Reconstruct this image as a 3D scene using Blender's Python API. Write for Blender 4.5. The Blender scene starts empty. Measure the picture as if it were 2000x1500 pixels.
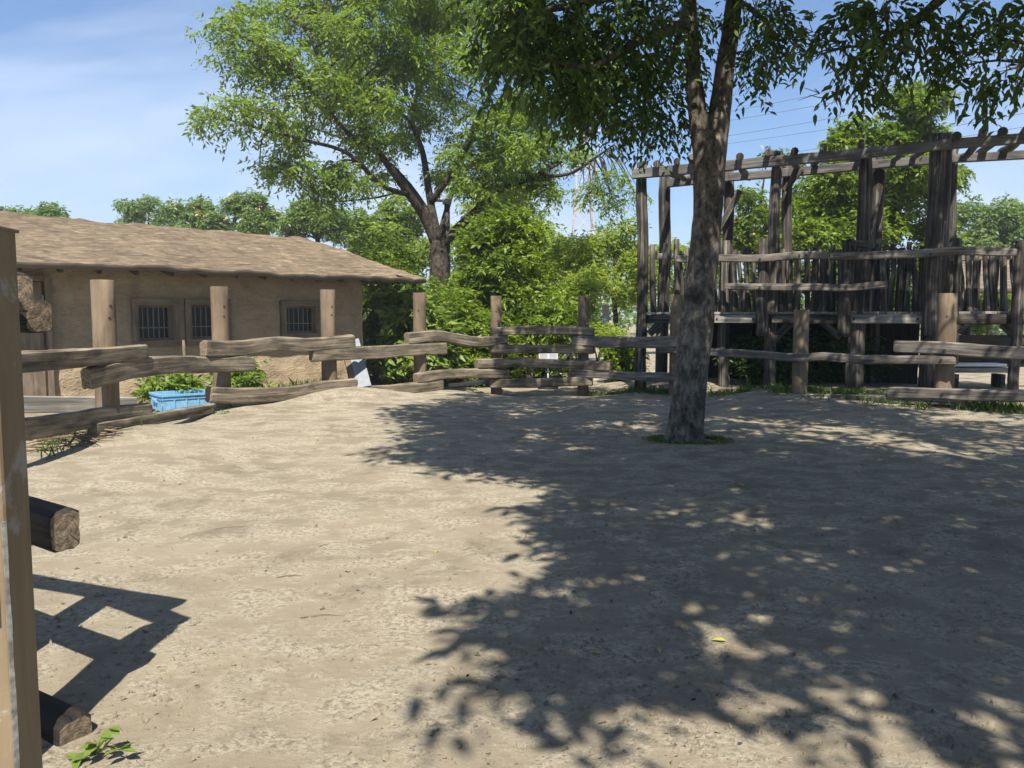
import bpy, math, random
import numpy as np
from mathutils import Vector

random.seed(7)
rng = np.random.default_rng(11)
R = math.radians
scene = bpy.context.scene
col = scene.collection

# ------------------------------------------------------------------ camera, sky, sun, exposure
F = 1550.0                      # focal length in pixels of the 2000 px wide photograph
HC = 1.5                        # eye height
PITCH = math.atan(130.0 / F)    # looking slightly down
cam_d = bpy.data.cameras.new('camera')
cam_d.sensor_width = 36.0
cam_d.lens = F / 2000.0 * 36.0
cam_d.clip_start = 0.05
cam_d.clip_end = 3000
cam = bpy.data.objects.new('camera', cam_d)
cam.location = (0, 0, HC)
cam.rotation_euler = (R(90) - PITCH, 0, 0)
col.objects.link(cam)
scene.camera = cam

SUN_EL = R(55)
SHX, SHY = 0.02, 1.0            # horizontal direction in which shadows fall
world = bpy.data.worlds.new('World')
scene.world = world
world.use_nodes = True
wn, wl = world.node_tree.nodes, world.node_tree.links
for n_ in list(wn):
    wn.remove(n_)
w_out = wn.new('ShaderNodeOutputWorld')
w_bg = wn.new('ShaderNodeBackground')
w_bg.inputs['Strength'].default_value = 0.060
sky = wn.new('ShaderNodeTexSky')
sky.sky_type = 'NISHITA'
sky.sun_disc = False
sky.sun_elevation = SUN_EL
sky.sun_rotation = math.atan2(-SHX, -SHY)
sky.air_density = 1.1
sky.dust_density = 0.4
sky.ozone_density = 4.0
tc = wn.new('ShaderNodeTexCoord')
mp = wn.new('ShaderNodeMapping')
mp.inputs['Scale'].default_value = (1.1, 0.7, 2.4)
mp.inputs['Rotation'].default_value = (0, 0.5, 0.25)
mp.inputs['Location'].default_value = (8.3, 0.9, 2.7)
cl = wn.new('ShaderNodeTexNoise')
cl.inputs['Scale'].default_value = 1.5
cl.inputs['Detail'].default_value = 7
cl.inputs['Roughness'].default_value = 0.52
cl.inputs['Distortion'].default_value = 0.5
cr = wn.new('ShaderNodeValToRGB')
cr.color_ramp.elements[0].position = 0.45
cr.color_ramp.elements[0].color = (0, 0, 0, 1)
cr.color_ramp.elements[1].position = 0.68
cr.color_ramp.elements[1].color = (0.75, 0.75, 0.75, 1)
wm = wn.new('ShaderNodeMix')
wm.data_type = 'RGBA'
wm.inputs['B'].default_value = (7.2, 8.2, 9.8, 1)
wl.new(tc.outputs['Generated'], mp.inputs['Vector'])
wl.new(mp.outputs['Vector'], cl.inputs['Vector'])
wl.new(cl.outputs['Fac'], cr.inputs['Fac'])
wl.new(cr.outputs['Color'], wm.inputs['Factor'])
tint = wn.new('ShaderNodeMix')
tint.data_type = 'RGBA'
tint.blend_type = 'MULTIPLY'
tint.inputs['Factor'].default_value = 1.0
tint.inputs['B'].default_value = (0.80, 1.01, 1.22, 1)
wl.new(sky.outputs['Color'], tint.inputs['A'])
wl.new(tint.outputs['Result'], wm.inputs['A'])
wl.new(wm.outputs['Result'], w_bg.inputs['Color'])
wl.new(w_bg.outputs['Background'], w_out.inputs['Surface'])

sun_d = bpy.data.lights.new('sun', 'SUN')
sun_d.energy = 5.0
sun_d.angle = R(0.53)
sun_d.color = (1.0, 0.93, 0.82)
sun = bpy.data.objects.new('sun', sun_d)
sh_dir = Vector((SHX, SHY, 0)).normalized() * math.cos(SUN_EL) - Vector((0, 0, math.sin(SUN_EL)))
sun.rotation_euler = sh_dir.to_track_quat('-Z', 'Y').to_euler()
sun.location = (0, -20, 30)
col.objects.link(sun)

scene.view_settings.view_transform = 'Standard'
scene.view_settings.look = 'None'
scene.view_settings.gamma = 1.0
scene.view_settings.exposure = 1.1
scene.view_settings.use_curve_mapping = False
scene.cycles.max_bounces = 6
scene.cycles.diffuse_bounces = 3
scene.cycles.transmission_bounces = 3
scene.cycles.transparent_max_bounces = 6

# ------------------------------------------------------------------ helpers
CP, SP = math.cos(PITCH), math.sin(PITCH)


def P(u, v, Y):
    """world point at distance Y ahead, seen at pixel (u, v) of the photograph"""
    a, b = (u - 1000.0) / F, (750.0 - v) / F
    dy = CP + b * SP
    dz = -SP + b * CP
    t = Y / dy
    return np.array([a * t, Y, HC + dz * t])


def X(u, Y):
    return P(u, 620, Y)[0]


def nrmz(a):
    a = np.asarray(a, float)
    return a / (np.linalg.norm(a, axis=-1, keepdims=True) + 1e-9)


def lattice(seed):
    return np.random.default_rng(seed).random((64, 64))


_LAT = [lattice(i) for i in range(12)]


def vnoise(x, y, k=0):
    g = _LAT[k % 12]
    x = np.asarray(x, float)
    y = np.asarray(y, float)
    xi, yi = np.floor(x).astype(int), np.floor(y).astype(int)
    fx, fy = x - xi, y - yi
    fx = fx * fx * (3 - 2 * fx)
    fy = fy * fy * (3 - 2 * fy)
    a = g[xi % 64, yi % 64]
    b = g[(xi + 1) % 64, yi % 64]
    c = g[xi % 64, (yi + 1) % 64]
    d = g[(xi + 1) % 64, (yi + 1) % 64]
    return (a * (1 - fx) + b * fx) * (1 - fy) + (c * (1 - fx) + d * fx) * fy - 0.5


def fbm(x, y, octs=4, k=0):
    s, a = 0, 1.0
    for i in range(octs):
        s = s + a * vnoise(np.asarray(x) * 2 ** i + 7.3 * i, np.asarray(y) * 2 ** i - 3.1 * i, k + i)
        a *= 0.5
    return s


def tag(o, label=None, cat=None, group=None, kind=None):
    if label:
        o['label'] = label
    if cat:
        o['category'] = cat
    if group:
        o['group'] = group
    if kind:
        o['kind'] = kind
    return o


def empty(name, loc, label=None, cat=None, group=None):
    o = bpy.data.objects.new(name, None)
    o.location = tuple(float(c) for c in loc)
    o.empty_display_size = 0.2
    col.objects.link(o)
    return tag(o, label, cat, group)


def link(name, me, parent=None):
    o = bpy.data.objects.new(name, me)
    col.objects.link(o)
    if parent is not None:
        o.parent = parent
        o.matrix_parent_inverse.identity()
        off = [0.0, 0.0, 0.0]
        p = parent
        while p is not None:
            for i in range(3):
                off[i] += p.location[i]
            p = p.parent
        o.location = (-off[0], -off[1], -off[2])
    return o


class MB:
    """collects swept shapes (in world coordinates) and links them as one mesh"""

    def __init__(self):
        self.v, self.f, self.uv, self.sm, self.mi = [], [], [], [], []

    def face(self, idx, uvs, smooth=False, mi=0):
        self.f.append(idx)
        self.uv.extend(uvs)
        self.sm.append(smooth)
        self.mi.append(mi)

    def sweep(self, path, section, scale=None, up=(0, 0, 1), smooth=True, cap_mi=0, voff=None, cap=True, warp=None):
        path = [np.asarray(p, float) for p in path]
        n, m = len(path), len(section)
        up = np.asarray(up, float)
        if voff is None:
            voff = random.random() * 50
        base = len(self.v)
        per = [0.0]
        for j in range(m):
            a, b = section[j], section[(j + 1) % m]
            per.append(per[-1] + math.hypot(b[0] - a[0], b[1] - a[1]))
        L = 0.0
        Ls = []
        for i in range(n):
            if i:
                L += np.linalg.norm(path[i] - path[i - 1])
            Ls.append(L)
            t = path[min(i + 1, n - 1)] - path[max(i - 1, 0)]
            t = t / (np.linalg.norm(t) + 1e-9)
            s = np.cross(t, up)
            if np.linalg.norm(s) < 1e-3:
                s = np.cross(t, (0, 1, 0.01))
            s = s / np.linalg.norm(s)
            w = np.cross(s, t)
            k = 1.0 if scale is None else scale[i]
            for j, (a, b) in enumerate(section):
                q = k if warp is None else k * warp(i, j)
                self.v.append(path[i] + s * a * q + w * b * q)
        for i in range(n - 1):
            for j in range(m):
                j2 = (j + 1) % m
                a, b = base + i * m + j, base + i * m + j2
                c, d = base + (i + 1) * m + j2, base + (i + 1) * m + j
                self.face((a, d, c, b), [(per[j], Ls[i] + voff), (per[j], Ls[i + 1] + voff), (per[j + 1], Ls[i + 1] + voff), (per[j + 1], Ls[i] + voff)], smooth)
        if cap:
            self.face(tuple(base + j for j in range(m)), [(p[0], p[1]) for p in section], False, cap_mi)
            self.face(tuple(base + (n - 1) * m + j for j in reversed(range(m))), [(p[0], p[1]) for p in reversed(section)], False, cap_mi)

    def tube(self, path, radii, sides=10, **kw):
        r0 = max(radii)
        sec = [(r0 * math.cos(2 * math.pi * j / sides), r0 * math.sin(2 * math.pi * j / sides)) for j in range(sides)]
        self.sweep(path, sec, [r / r0 for r in radii], **kw)

    def bar(self, a, b, w, h, up=(0, 0, 1), bev=0.0, **kw):
        w, h = w / 2, h / 2
        if bev > 0:
            c = bev
            sec = [(w, -h + c), (w, h - c), (w - c, h), (-w + c, h), (-w, h - c), (-w, -h + c), (-w + c, -h), (w - c, -h)]
        else:
            sec = [(w, -h), (w, h), (-w, h), (-w, -h)]
        kw.setdefault('smooth', False)
        self.sweep([a, b], sec, up=up, **kw)

    def box(self, c, sx, sy, sz, rz=0.0):
        c = np.asarray(c, float)
        d = np.array([math.cos(rz), math.sin(rz), 0]) * sx / 2
        self.bar(c - d, c + d, sy, sz)

    def build(self, name, mats, parent=None):
        me = bpy.data.meshes.new(name)
        v = np.array(self.v, float)
        me.from_pydata([tuple(p) for p in v], [], self.f)
        uvl = me.uv_layers.new(name='UVMap')
        uvl.data.foreach_set('uv', np.array(self.uv, np.float32).ravel())
        me.polygons.foreach_set('use_smooth', np.array(self.sm, bool))
        if not isinstance(mats, (list, tuple)):
            mats = [mats]
        for m in mats:
            me.materials.append(m)
        if len(mats) > 1:
            me.polygons.foreach_set('material_index', np.array(self.mi, np.int32))
        me.update()
        return link(name, me, parent)


def grid_mesh(name, V, nu, nv, mats, parent=None, smooth=True):
    """V: (nu*nv,3) array, row-major"""
    idx = np.arange(nu * nv).reshape(nu, nv)
    q = np.stack([idx[:-1, :-1], idx[1:, :-1], idx[1:, 1:], idx[:-1, 1:]], -1).reshape(-1, 4)
    return quad_mesh(name, V, q, mats, parent, smooth)


def quad_mesh(name, V, q, mat, parent=None, smooth=False):
    me = bpy.data.meshes.new(name)
    n, k = len(q), q.shape[1]
    me.vertices.add(len(V))
    me.vertices.foreach_set('co', np.asarray(V, np.float32).ravel())
    me.loops.add(n * k)
    me.loops.foreach_set('vertex_index', q.astype(np.int32).ravel())
    me.polygons.add(n)
    me.polygons.foreach_set('loop_start', np.arange(0, n * k, k, dtype=np.int32))
    me.polygons.foreach_set('loop_total', np.full(n, k, np.int32))
    if smooth:
        me.polygons.foreach_set('use_smooth', np.ones(n, bool))
    me.materials.append(mat)
    me.update(calc_edges=True)
    return link(name, me, parent)


# ------------------------------------------------------------------ materials
def new_mat(name, rough=0.85):
    m = bpy.data.materials.new(name)
    m.use_nodes = True
    nt = m.node_tree
    b = nt.nodes['Principled BSDF']
    b.inputs['Roughness'].default_value = rough
    b.inputs['Specular IOR Level'].default_value = 0.25
    return m, nt, b


def ramp(nt, fac, stops):
    r = nt.nodes.new('ShaderNodeValToRGB')
    el = r.color_ramp.elements
    while len(el) < len(stops):
        el.new(0.5)
    for e, (p, c) in zip(el, stops):
        e.position = p
        e.color = (c[0], c[1], c[2], 1) if len(c) == 3 else c
    nt.links.new(fac, r.inputs['Fac'])
    return r.outputs['Color']


def noise(nt, vec, scale, detail=5, rough=0.55, dist=0.0):
    n = nt.nodes.new('ShaderNodeTexNoise')
    n.inputs['Scale'].default_value = scale
    n.inputs['Detail'].default_value = detail
    n.inputs['Roughness'].default_value = rough
    n.inputs['Distortion'].default_value = dist
    if vec is not None:
        nt.links.new(vec, n.inputs['Vector'])
    return n.outputs['Fac']


def mapping(nt, src, scale, rnd=False):
    mpn = nt.nodes.new('ShaderNodeMapping')
    mpn.inputs['Scale'].default_value = scale
    nt.links.new(src, mpn.inputs['Vector'])
    if rnd:
        oi = nt.nodes.new('ShaderNodeObjectInfo')
        mul = nt.nodes.new('ShaderNodeMath')
        mul.operation = 'MULTIPLY'
        mul.inputs[1].default_value = 37.0
        nt.links.new(oi.outputs['Random'], mul.inputs[0])
        cx = nt.nodes.new('ShaderNodeCombineXYZ')
        nt.links.new(mul.outputs[0], cx.inputs[2])
        nt.links.new(mul.outputs[0], cx.inputs[0])
        nt.links.new(cx.outputs[0], mpn.inputs['Location'])
    return mpn.outputs['Vector']


def mixc(nt, fac, a, b, mode='MIX'):
    m = nt.nodes.new('ShaderNodeMix')
    m.data_type = 'RGBA'
    m.blend_type = mode
    for key, val in (('Factor', fac), ('A', a), ('B', b)):
        if isinstance(val, (int, float)):
            m.inputs[key].default_value = val
        elif isinstance(val, tuple):
            m.inputs[key].default_value = (val[0], val[1], val[2], 1)
        else:
            nt.links.new(val, m.inputs[key])
    return m.outputs['Result']


def bump(nt, b, h, strength=0.5, dist=0.02, prev=None):
    bp = nt.nodes.new('ShaderNodeBump')
    bp.inputs['Strength'].default_value = strength
    bp.inputs['Distance'].default_value = dist
    nt.links.new(h, bp.inputs['Height'])
    if prev is not None:
        nt.links.new(prev, bp.inputs['Normal'])
    nt.links.new(bp.outputs['Normal'], b.inputs['Normal'])
    return bp.outputs['Normal']


def wood(name, dark, mid, light, grain=(28, 1.2, 1), contrast=1.0, stain=0.5, bstr=0.6):
    m, nt, b = new_mat(name, 0.8)
    tcn = nt.nodes.new('ShaderNodeTexCoord')
    v = mapping(nt, tcn.outputs['UV'], grain, True)
    f = noise(nt, v, 1.0, 6, 0.62, 0.4)
    c = ramp(nt, f, [(0.28, dark), (0.5, mid), (0.72, light)])
    v2 = mapping(nt, tcn.outputs['UV'], (4, 1.6, 1), True)
    f2 = noise(nt, v2, 1.0, 4, 0.6, 0.3)
    st = ramp(nt, f2, [(0.38, (stain, stain, stain)), (0.62, (1.1, 1.1, 1.1))])
    c = mixc(nt, 1.0, c, st, 'MULTIPLY')
    v3 = mapping(nt, tcn.outputs['UV'], (60, 1.0, 1), True)
    f3 = noise(nt, v3, 1.0, 3, 0.5, 0.6)
    ck = ramp(nt, f3, [(0.30, (0.25, 0.22, 0.2)), (0.36, (1, 1, 1))])
    c = mixc(nt, 0.8 * contrast, c, ck, 'MULTIPLY')
    nt.links.new(c, b.inputs['Base Color'])
    nn = bump(nt, b, f, bstr, 0.012)
    bump(nt, b, ck, bstr, 0.006, nn)
    return m


M = {}
M['rail'] = wood('weathered_rail_wood', (0.080, 0.063, 0.044), (0.215, 0.176, 0.126), (0.38, 0.325, 0.245), (24, 0.9, 1), 1.0, 0.42, 0.9)
M['rail_grey'] = wood('grey_rail_wood', (0.06, 0.052, 0.045), (0.17, 0.150, 0.128), (0.32, 0.29, 0.25))
M['post'] = wood('peeled_post_wood', (0.125, 0.092, 0.060), (0.165, 0.124, 0.082), (0.21, 0.162, 0.110), (11, 0.7, 1), 0.55, 0.70, 0.35)
M['old'] = wood('old_structure_wood', (0.016, 0.014, 0.012), (0.070, 0.061, 0.051), (0.25, 0.225, 0.19), (20, 0.7, 1), 1.0, 0.34, 1.0)
M['beam'] = wood('grey_beam_wood', (0.05, 0.048, 0.046), (0.12, 0.115, 0.108), (0.2, 0.192, 0.18), (22, 0.9, 1), 0.8, 0.6)
M['dark'] = wood('shaded_dark_wood', (0.012, 0.010, 0.008), (0.03, 0.025, 0.02), (0.06, 0.05, 0.04))  # shade on near logs and under the deck is put into this tone
M['plank'] = wood('silver_plank_wood', (0.12, 0.11, 0.095), (0.25, 0.235, 0.21), (0.40, 0.38, 0.35), (22, 0.8, 1), 0.8, 0.7)
M['stick'] = wood('dry_stick_wood', (0.10, 0.07, 0.045), (0.21, 0.155, 0.10), (0.36, 0.28, 0.19))


def end_grain(name, a, b_, c_):
    m, nt, b = new_mat(name, 0.9)
    tcn = nt.nodes.new('ShaderNodeTexCoord')
    wv = nt.nodes.new('ShaderNodeTexWave')
    wv.wave_type = 'RINGS'
    wv.rings_direction = 'Z'
    wv.inputs['Scale'].default_value = 26
    wv.inputs['Distortion'].default_value = 3
    wv.inputs['Detail'].default_value = 3
    nt.links.new(tcn.outputs['UV'], wv.inputs['Vector'])
    f = noise(nt, tcn.outputs['UV'], 30, 5, 0.6)
    c1 = ramp(nt, wv.outputs['Fac'], [(0.1, tuple(0.55 * p + 0.45 * q for p, q in zip(a, b_))), (0.9, b_)])
    c2 = ramp(nt, f, [(0.4, (0.45, 0.45, 0.45)), (0.62, (1.15, 1.1, 1.05))])
    c = mixc(nt, 1.0, c1, c2, 'MULTIPLY')
    gr = nt.nodes.new('ShaderNodeTexGradient')          # drying cracks running out from the heart
    gr.gradient_type = 'RADIAL'
    nt.links.new(tcn.outputs['UV'], gr.inputs['Vector'])
    fr_ = noise(nt, mapping(nt, gr.outputs['Color'], (26, 1, 1), True), 1.0, 3, 0.6, 0.0)
    ckk = ramp(nt, fr_, [(0.30, (0.10, 0.08, 0.06)), (0.36, (1, 1, 1))])
    c = mixc(nt, 0.85, c, ckk, 'MULTIPLY')
    nt.links.new(c, b.inputs['Base Color'])
    n1 = bump(nt, b, f, 0.7, 0.01)
    bump(nt, b, ckk, 0.8, 0.01, n1)
    return m


M['end'] = end_grain('end_grain', (0.12, 0.095, 0.065), (0.22, 0.175, 0.125), None)


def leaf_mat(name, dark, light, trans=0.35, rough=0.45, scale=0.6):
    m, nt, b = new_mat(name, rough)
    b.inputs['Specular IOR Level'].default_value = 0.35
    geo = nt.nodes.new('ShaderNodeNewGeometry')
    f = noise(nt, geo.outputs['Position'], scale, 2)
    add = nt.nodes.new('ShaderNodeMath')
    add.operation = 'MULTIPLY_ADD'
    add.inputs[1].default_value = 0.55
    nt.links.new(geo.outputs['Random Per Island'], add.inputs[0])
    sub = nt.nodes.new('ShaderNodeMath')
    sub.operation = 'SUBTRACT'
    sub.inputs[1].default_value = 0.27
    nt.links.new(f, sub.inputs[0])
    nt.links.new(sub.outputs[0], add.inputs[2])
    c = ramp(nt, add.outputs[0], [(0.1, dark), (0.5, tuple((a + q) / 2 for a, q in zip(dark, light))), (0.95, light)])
    nt.links.new(c, b.inputs['Base Color'])
    tr = nt.nodes.new('ShaderNodeBsdfTranslucent')
    tcol = mixc(nt, 1.0, c, (1.25, 1.3, 0.55), 'MULTIPLY')
    nt.links.new(tcol, tr.inputs['Color'])
    mx = nt.nodes.new('ShaderNodeMixShader')
    mx.inputs[0].default_value = trans
    out = nt.nodes['Material Output']
    nt.links.new(b.outputs[0], mx.inputs[1])
    nt.links.new(tr.outputs[0], mx.inputs[2])
    nt.links.new(mx.outputs[0], out.inputs['Surface'])
    return m


M['leaf_mid'] = leaf_mat('fresh_green_leaves', (0.102, 0.168, 0.026), (0.250, 0.340, 0.062), 0.5)
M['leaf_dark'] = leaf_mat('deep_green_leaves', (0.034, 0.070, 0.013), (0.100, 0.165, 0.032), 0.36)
M['leaf_shrub'] = leaf_mat('shrub_leaves', (0.066, 0.125, 0.012), (0.225, 0.305, 0.036), 0.4)
M['leaf_laurel'] = leaf_mat('laurel_leaves', (0.065, 0.125, 0.022), (0.24, 0.31, 0.07), 0.32, 0.35)
M['leaf_yellow'] = leaf_mat('yellow_green_leaves', (0.15, 0.225, 0.030), (0.33, 0.40, 0.075), 0.5)
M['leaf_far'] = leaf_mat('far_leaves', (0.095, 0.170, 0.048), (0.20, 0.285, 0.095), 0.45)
M['grass'] = leaf_mat('grass_blades', (0.045, 0.095, 0.016), (0.13, 0.19, 0.04), 0.35, 0.5, 2.0)
M['fallen'] = leaf_mat('fallen_leaf', (0.25, 0.26, 0.05), (0.38, 0.36, 0.12), 0.2)
M['blossom'] = leaf_mat('pink_blossom', (0.42, 0.27, 0.24), (0.62, 0.48, 0.42), 0.3)


def bark(name, dark, light, moss=0.25):
    m, nt, b = new_mat(name, 0.9)
    tcn = nt.nodes.new('ShaderNodeTexCoord')
    v = mapping(nt, tcn.outputs['Object'], (9, 9, 4.2))
    f = noise(nt, v, 1.7, 9, 0.72, 0.5)
    c = ramp(nt, f, [(0.40, dark), (0.51, tuple((a + q) / 2 for a, q in zip(dark, light))), (0.63, light)])
    f2 = noise(nt, tcn.outputs['Object'], 3.4, 8, 0.68, 0.3)
    st = ramp(nt, f2, [(0.40, (0.42, 0.40, 0.38)), (0.60, (1.15, 1.12, 1.08))])
    c = mixc(nt, 1.0, c, st, 'MULTIPLY')
    f3 = noise(nt, tcn.outputs['Object'], 6.0, 5, 0.6)
    mk = ramp(nt, f3, [(0.56, (0, 0, 0)), (0.70, (moss, moss, moss))])
    c = mixc(nt, mk, c, (0.05, 0.085, 0.025))
    vs = mapping(nt, tcn.outputs['Object'], (60, 60, 22))
    f4 = noise(nt, vs, 1.0, 3, 0.5)
    sp = ramp(nt, f4, [(0.70, (0, 0, 0)), (0.75, (0.6, 0.6, 0.6))])
    c = mixc(nt, sp, c, (0.34, 0.33, 0.29))
    nt.links.new(c, b.inputs['Base Color'])
    n1 = bump(nt, b, f, 0.9, 0.03)
    bump(nt, b, f4, 0.3, 0.01, n1)
    return m


M['bark'] = bark('grey_bark', (0.048, 0.043, 0.037), (0.225, 0.200, 0.170))
M['bark_dark'] = bark('dark_bark', (0.022, 0.018, 0.015), (0.105, 0.083, 0.065), 0.1)


def plain(name, c, rough=0.6, metal=0.0, var=0.12, sc=12):
    m, nt, b = new_mat(name, rough)
    b.inputs['Metallic'].default_value = metal
    tcn = nt.nodes.new('ShaderNodeTexCoord')
    f = noise(nt, tcn.outputs['Object'], sc, 5, 0.6)
    cc = ramp(nt, f, [(0.3, tuple(q * (1 - var * 2) for q in c)), (0.7, tuple(min(1, q * (1 + var)) for q in c))])
    nt.links.new(cc, b.inputs['Base Color'])
    bump(nt, b, f, 0.15, 0.004)
    return m


M['blue'] = plain('blue_plastic', (0.16, 0.35, 0.54), 0.45, 0, 0.12)
M['white'] = plain('white_paint', (0.72, 0.73, 0.74), 0.5, 0, 0.04)
M['panel'] = plain('shaded_white_panel', (0.20, 0.215, 0.24), 0.5, 0, 0.08)  # white face greyed, its shade put into the colour
M['paper'] = plain('printed_paper', (0.27, 0.275, 0.29), 0.6, 0, 0.02)
M['ink'] = plain('grey_print', (0.10, 0.105, 0.11), 0.7, 0, 0.02)
M['orange'] = plain('orange_print', (0.62, 0.24, 0.06), 0.6, 0, 0.1)
M['cyan'] = plain('pale_blue_print', (0.33, 0.55, 0.62), 0.6, 0, 0.1)
M['iron'] = plain('dark_iron', (0.05, 0.045, 0.042), 0.6, 0.3, 0.2)
M['black'] = plain('black_rubber', (0.025, 0.026, 0.028), 0.7, 0, 0.1)
M['worn'] = plain('worn_primer', (0.21, 0.205, 0.185), 0.7, 0.1, 0.3, 60)
M['galv'] = plain('galvanised_steel', (0.34, 0.35, 0.36), 0.45, 0.6, 0.15)
M['clay'] = plain('terracotta_clay', (0.32, 0.19, 0.11), 0.8, 0, 0.15)
M['stone'] = plain('pale_stone', (0.34, 0.31, 0.27), 0.9, 0, 0.25, 5)
M['pyl_red'] = plain('haze_faded_red_steel', (0.46, 0.36, 0.34), 0.6, 0, 0.05)  # pylon red and white greyed, distance haze put into the colours
M['pyl_white'] = plain('haze_pale_steel', (0.45, 0.46, 0.47), 0.6, 0, 0.05)
M['wire'] = plain('wire_metal', (0.10, 0.11, 0.12), 0.5, 0.3, 0.05)
M['dark_glass'] = plain('dusty_dark_glass', (0.016, 0.018, 0.02), 0.25, 0, 0.2)
M['frame'] = wood('window_frame_wood', (0.11, 0.085, 0.06), (0.18, 0.14, 0.10), (0.25, 0.20, 0.15), (20, 1, 1), 0.5, 0.7)
M['bar'] = plain('pale_window_bar', (0.24, 0.23, 0.21), 0.6, 0.2, 0.1)

# gate post: brown paint worn to bare metal
m_, nt, b = new_mat('worn_brown_paint', 0.5)
tcn = nt.nodes.new('ShaderNodeTexCoord')
f = noise(nt, mapping(nt, tcn.outputs['Object'], (30, 30, 5)), 1.0, 6, 0.65, 0.8)
c = ramp(nt, f, [(0.3, (0.165, 0.122, 0.072)), (0.7, (0.225, 0.172, 0.108))])
f2 = noise(nt, tcn.outputs['Object'], 5.5, 7, 0.7, 0.5)
wk = ramp(nt, f2, [(0.60, (0, 0, 0)), (0.64, (0.55, 0.55, 0.55))])
c = mixc(nt, wk, c, (0.33, 0.33, 0.32))
nt.links.new(c, b.inputs['Base Color'])
bump(nt, b, f2, 0.3, 0.004)
M['gate_paint'] = m_

# sandy ground
m_, nt, b = new_mat('sandy_ground', 0.95)
b.inputs['Specular IOR Level'].default_value = 0.1
geo = nt.nodes.new('ShaderNodeNewGeometry')
pos = geo.outputs['Position']
f_big = noise(nt, pos, 0.7, 7, 0.62, 0.3)
f_mid = noise(nt, mapping(nt, pos, (1.0, 1.25, 1)), 2.6, 10, 0.70, 0.15)
f_fine = noise(nt, pos, 34, 6, 0.72)
f_grit = noise(nt, pos, 170, 4, 0.65)
c = ramp(nt, f_big, [(0.30, (0.166, 0.143, 0.104)), (0.5, (0.198, 0.172, 0.126)), (0.70, (0.236, 0.207, 0.153))])
crust = ramp(nt, f_mid, [(0.455, (0, 0, 0)), (0.56, (1, 1, 1))])          # broken crust against smooth trodden patches
flake = ramp(nt, f_fine, [(0.40, (0.1, 0.1, 0.1)), (0.56, (1, 1, 1))])
dd = mixc(nt, 1.0, crust, flake, 'MULTIPLY')
c = mixc(nt, dd, c, (0.400, 0.357, 0.272))
spk = ramp(nt, f_grit, [(0.30, (0.62, 0.60, 0.58)), (0.45, (1, 1, 1)), (0.7, (1.1, 1.08, 1.06))])
c = mixc(nt, 0.7, c, spk, 'MULTIPLY')
wet = ramp(nt, noise(nt, pos, 1.7, 9, 0.74, 0.2), [(0.34, (0.66, 0.65, 0.63)), (0.47, (1, 1, 1))])
c = mixc(nt, 0.8, c, wet, 'MULTIPLY')
nt.links.new(c, b.inputs['Base Color'])
h_f = mixc(nt, crust, (0.5, 0.5, 0.5), f_fine)
h_g = mixc(nt, crust, (0.5, 0.5, 0.5), f_grit)
n1 = bump(nt, b, f_mid, 0.5, 0.05)
n2 = bump(nt, b, h_f, 0.9, 0.028, n1)
bump(nt, b, h_g, 0.6, 0.007, n2)
M['sand'] = m_

# mud plaster wall
m_, nt, b = new_mat('mud_plaster', 0.95)
geo = nt.nodes.new('ShaderNodeNewGeometry')
pos = geo.outputs['Position']
f1 = noise(nt, pos, 2.2, 6, 0.6, 0.8)
f2 = noise(nt, mapping(nt, pos, (1, 1, 1.8)), 7, 5, 0.55, 1.6)
c = ramp(nt, f1, [(0.3, (0.250, 0.194, 0.126)), (0.7, (0.370, 0.295, 0.200))])
c = mixc(nt, 0.35, c, ramp(nt, f2, [(0.35, (0.6, 0.58, 0.55)), (0.6, (1.1, 1.1, 1.1))]), 'MULTIPLY')
nt.links.new(c, b.inputs['Base Color'])
n1 = bump(nt, b, f2, 0.6, 0.05)
bump(nt, b, noise(nt, pos, 60, 4), 0.3, 0.01, n1)
M['plaster'] = m_


def thatch(name, cs):
    m, nt, b = new_mat(name, 0.95)
    geo = nt.nodes.new('ShaderNodeNewGeometry')
    tcn = nt.nodes.new('ShaderNodeTexCoord')
    v = mapping(nt, tcn.outputs['UV'], (2.6, 7.0, 1))
    f1 = noise(nt, v, 1.1, 8, 0.74, 1.2)
    c = ramp(nt, f1, [(0.33, cs[0]), (0.46, cs[1]), (0.56, cs[2]), (0.70, cs[3])])
    v2 = mapping(nt, tcn.outputs['UV'], (2.2, 7.0, 1))
    f2 = noise(nt, v2, 1.3, 6, 0.66, 0.8)
    fl = ramp(nt, f2, [(0.60, (0, 0, 0)), (0.66, (0.6, 0.6, 0.6))])
    c = mixc(nt, fl, c, (0.36, 0.32, 0.265))
    v3 = mapping(nt, tcn.outputs['UV'], (0.35, 0.5, 1))
    f3 = noise(nt, v3, 2.0, 4, 0.6)
    c = mixc(nt, 0.7, c, ramp(nt, f3, [(0.35, (0.72, 0.7, 0.68)), (0.65, (1.12, 1.1, 1.06))]), 'MULTIPLY')
    nt.links.new(c, b.inputs['Base Color'])
    n1 = bump(nt, b, f1, 0.9, 0.07)
    bump(nt, b, noise(nt, v2, 14, 4), 0.4, 0.02, n1)
    return m


M['thatch'] = thatch('bark_thatch', ((0.075, 0.057, 0.040), (0.145, 0.111, 0.076), (0.215, 0.166, 0.112), (0.30, 0.240, 0.165)))
M['thatch_grey'] = thatch('grey_thatch', ((0.07, 0.06, 0.05), (0.14, 0.115, 0.09), (0.21, 0.175, 0.135), (0.30, 0.25, 0.2)))

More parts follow.
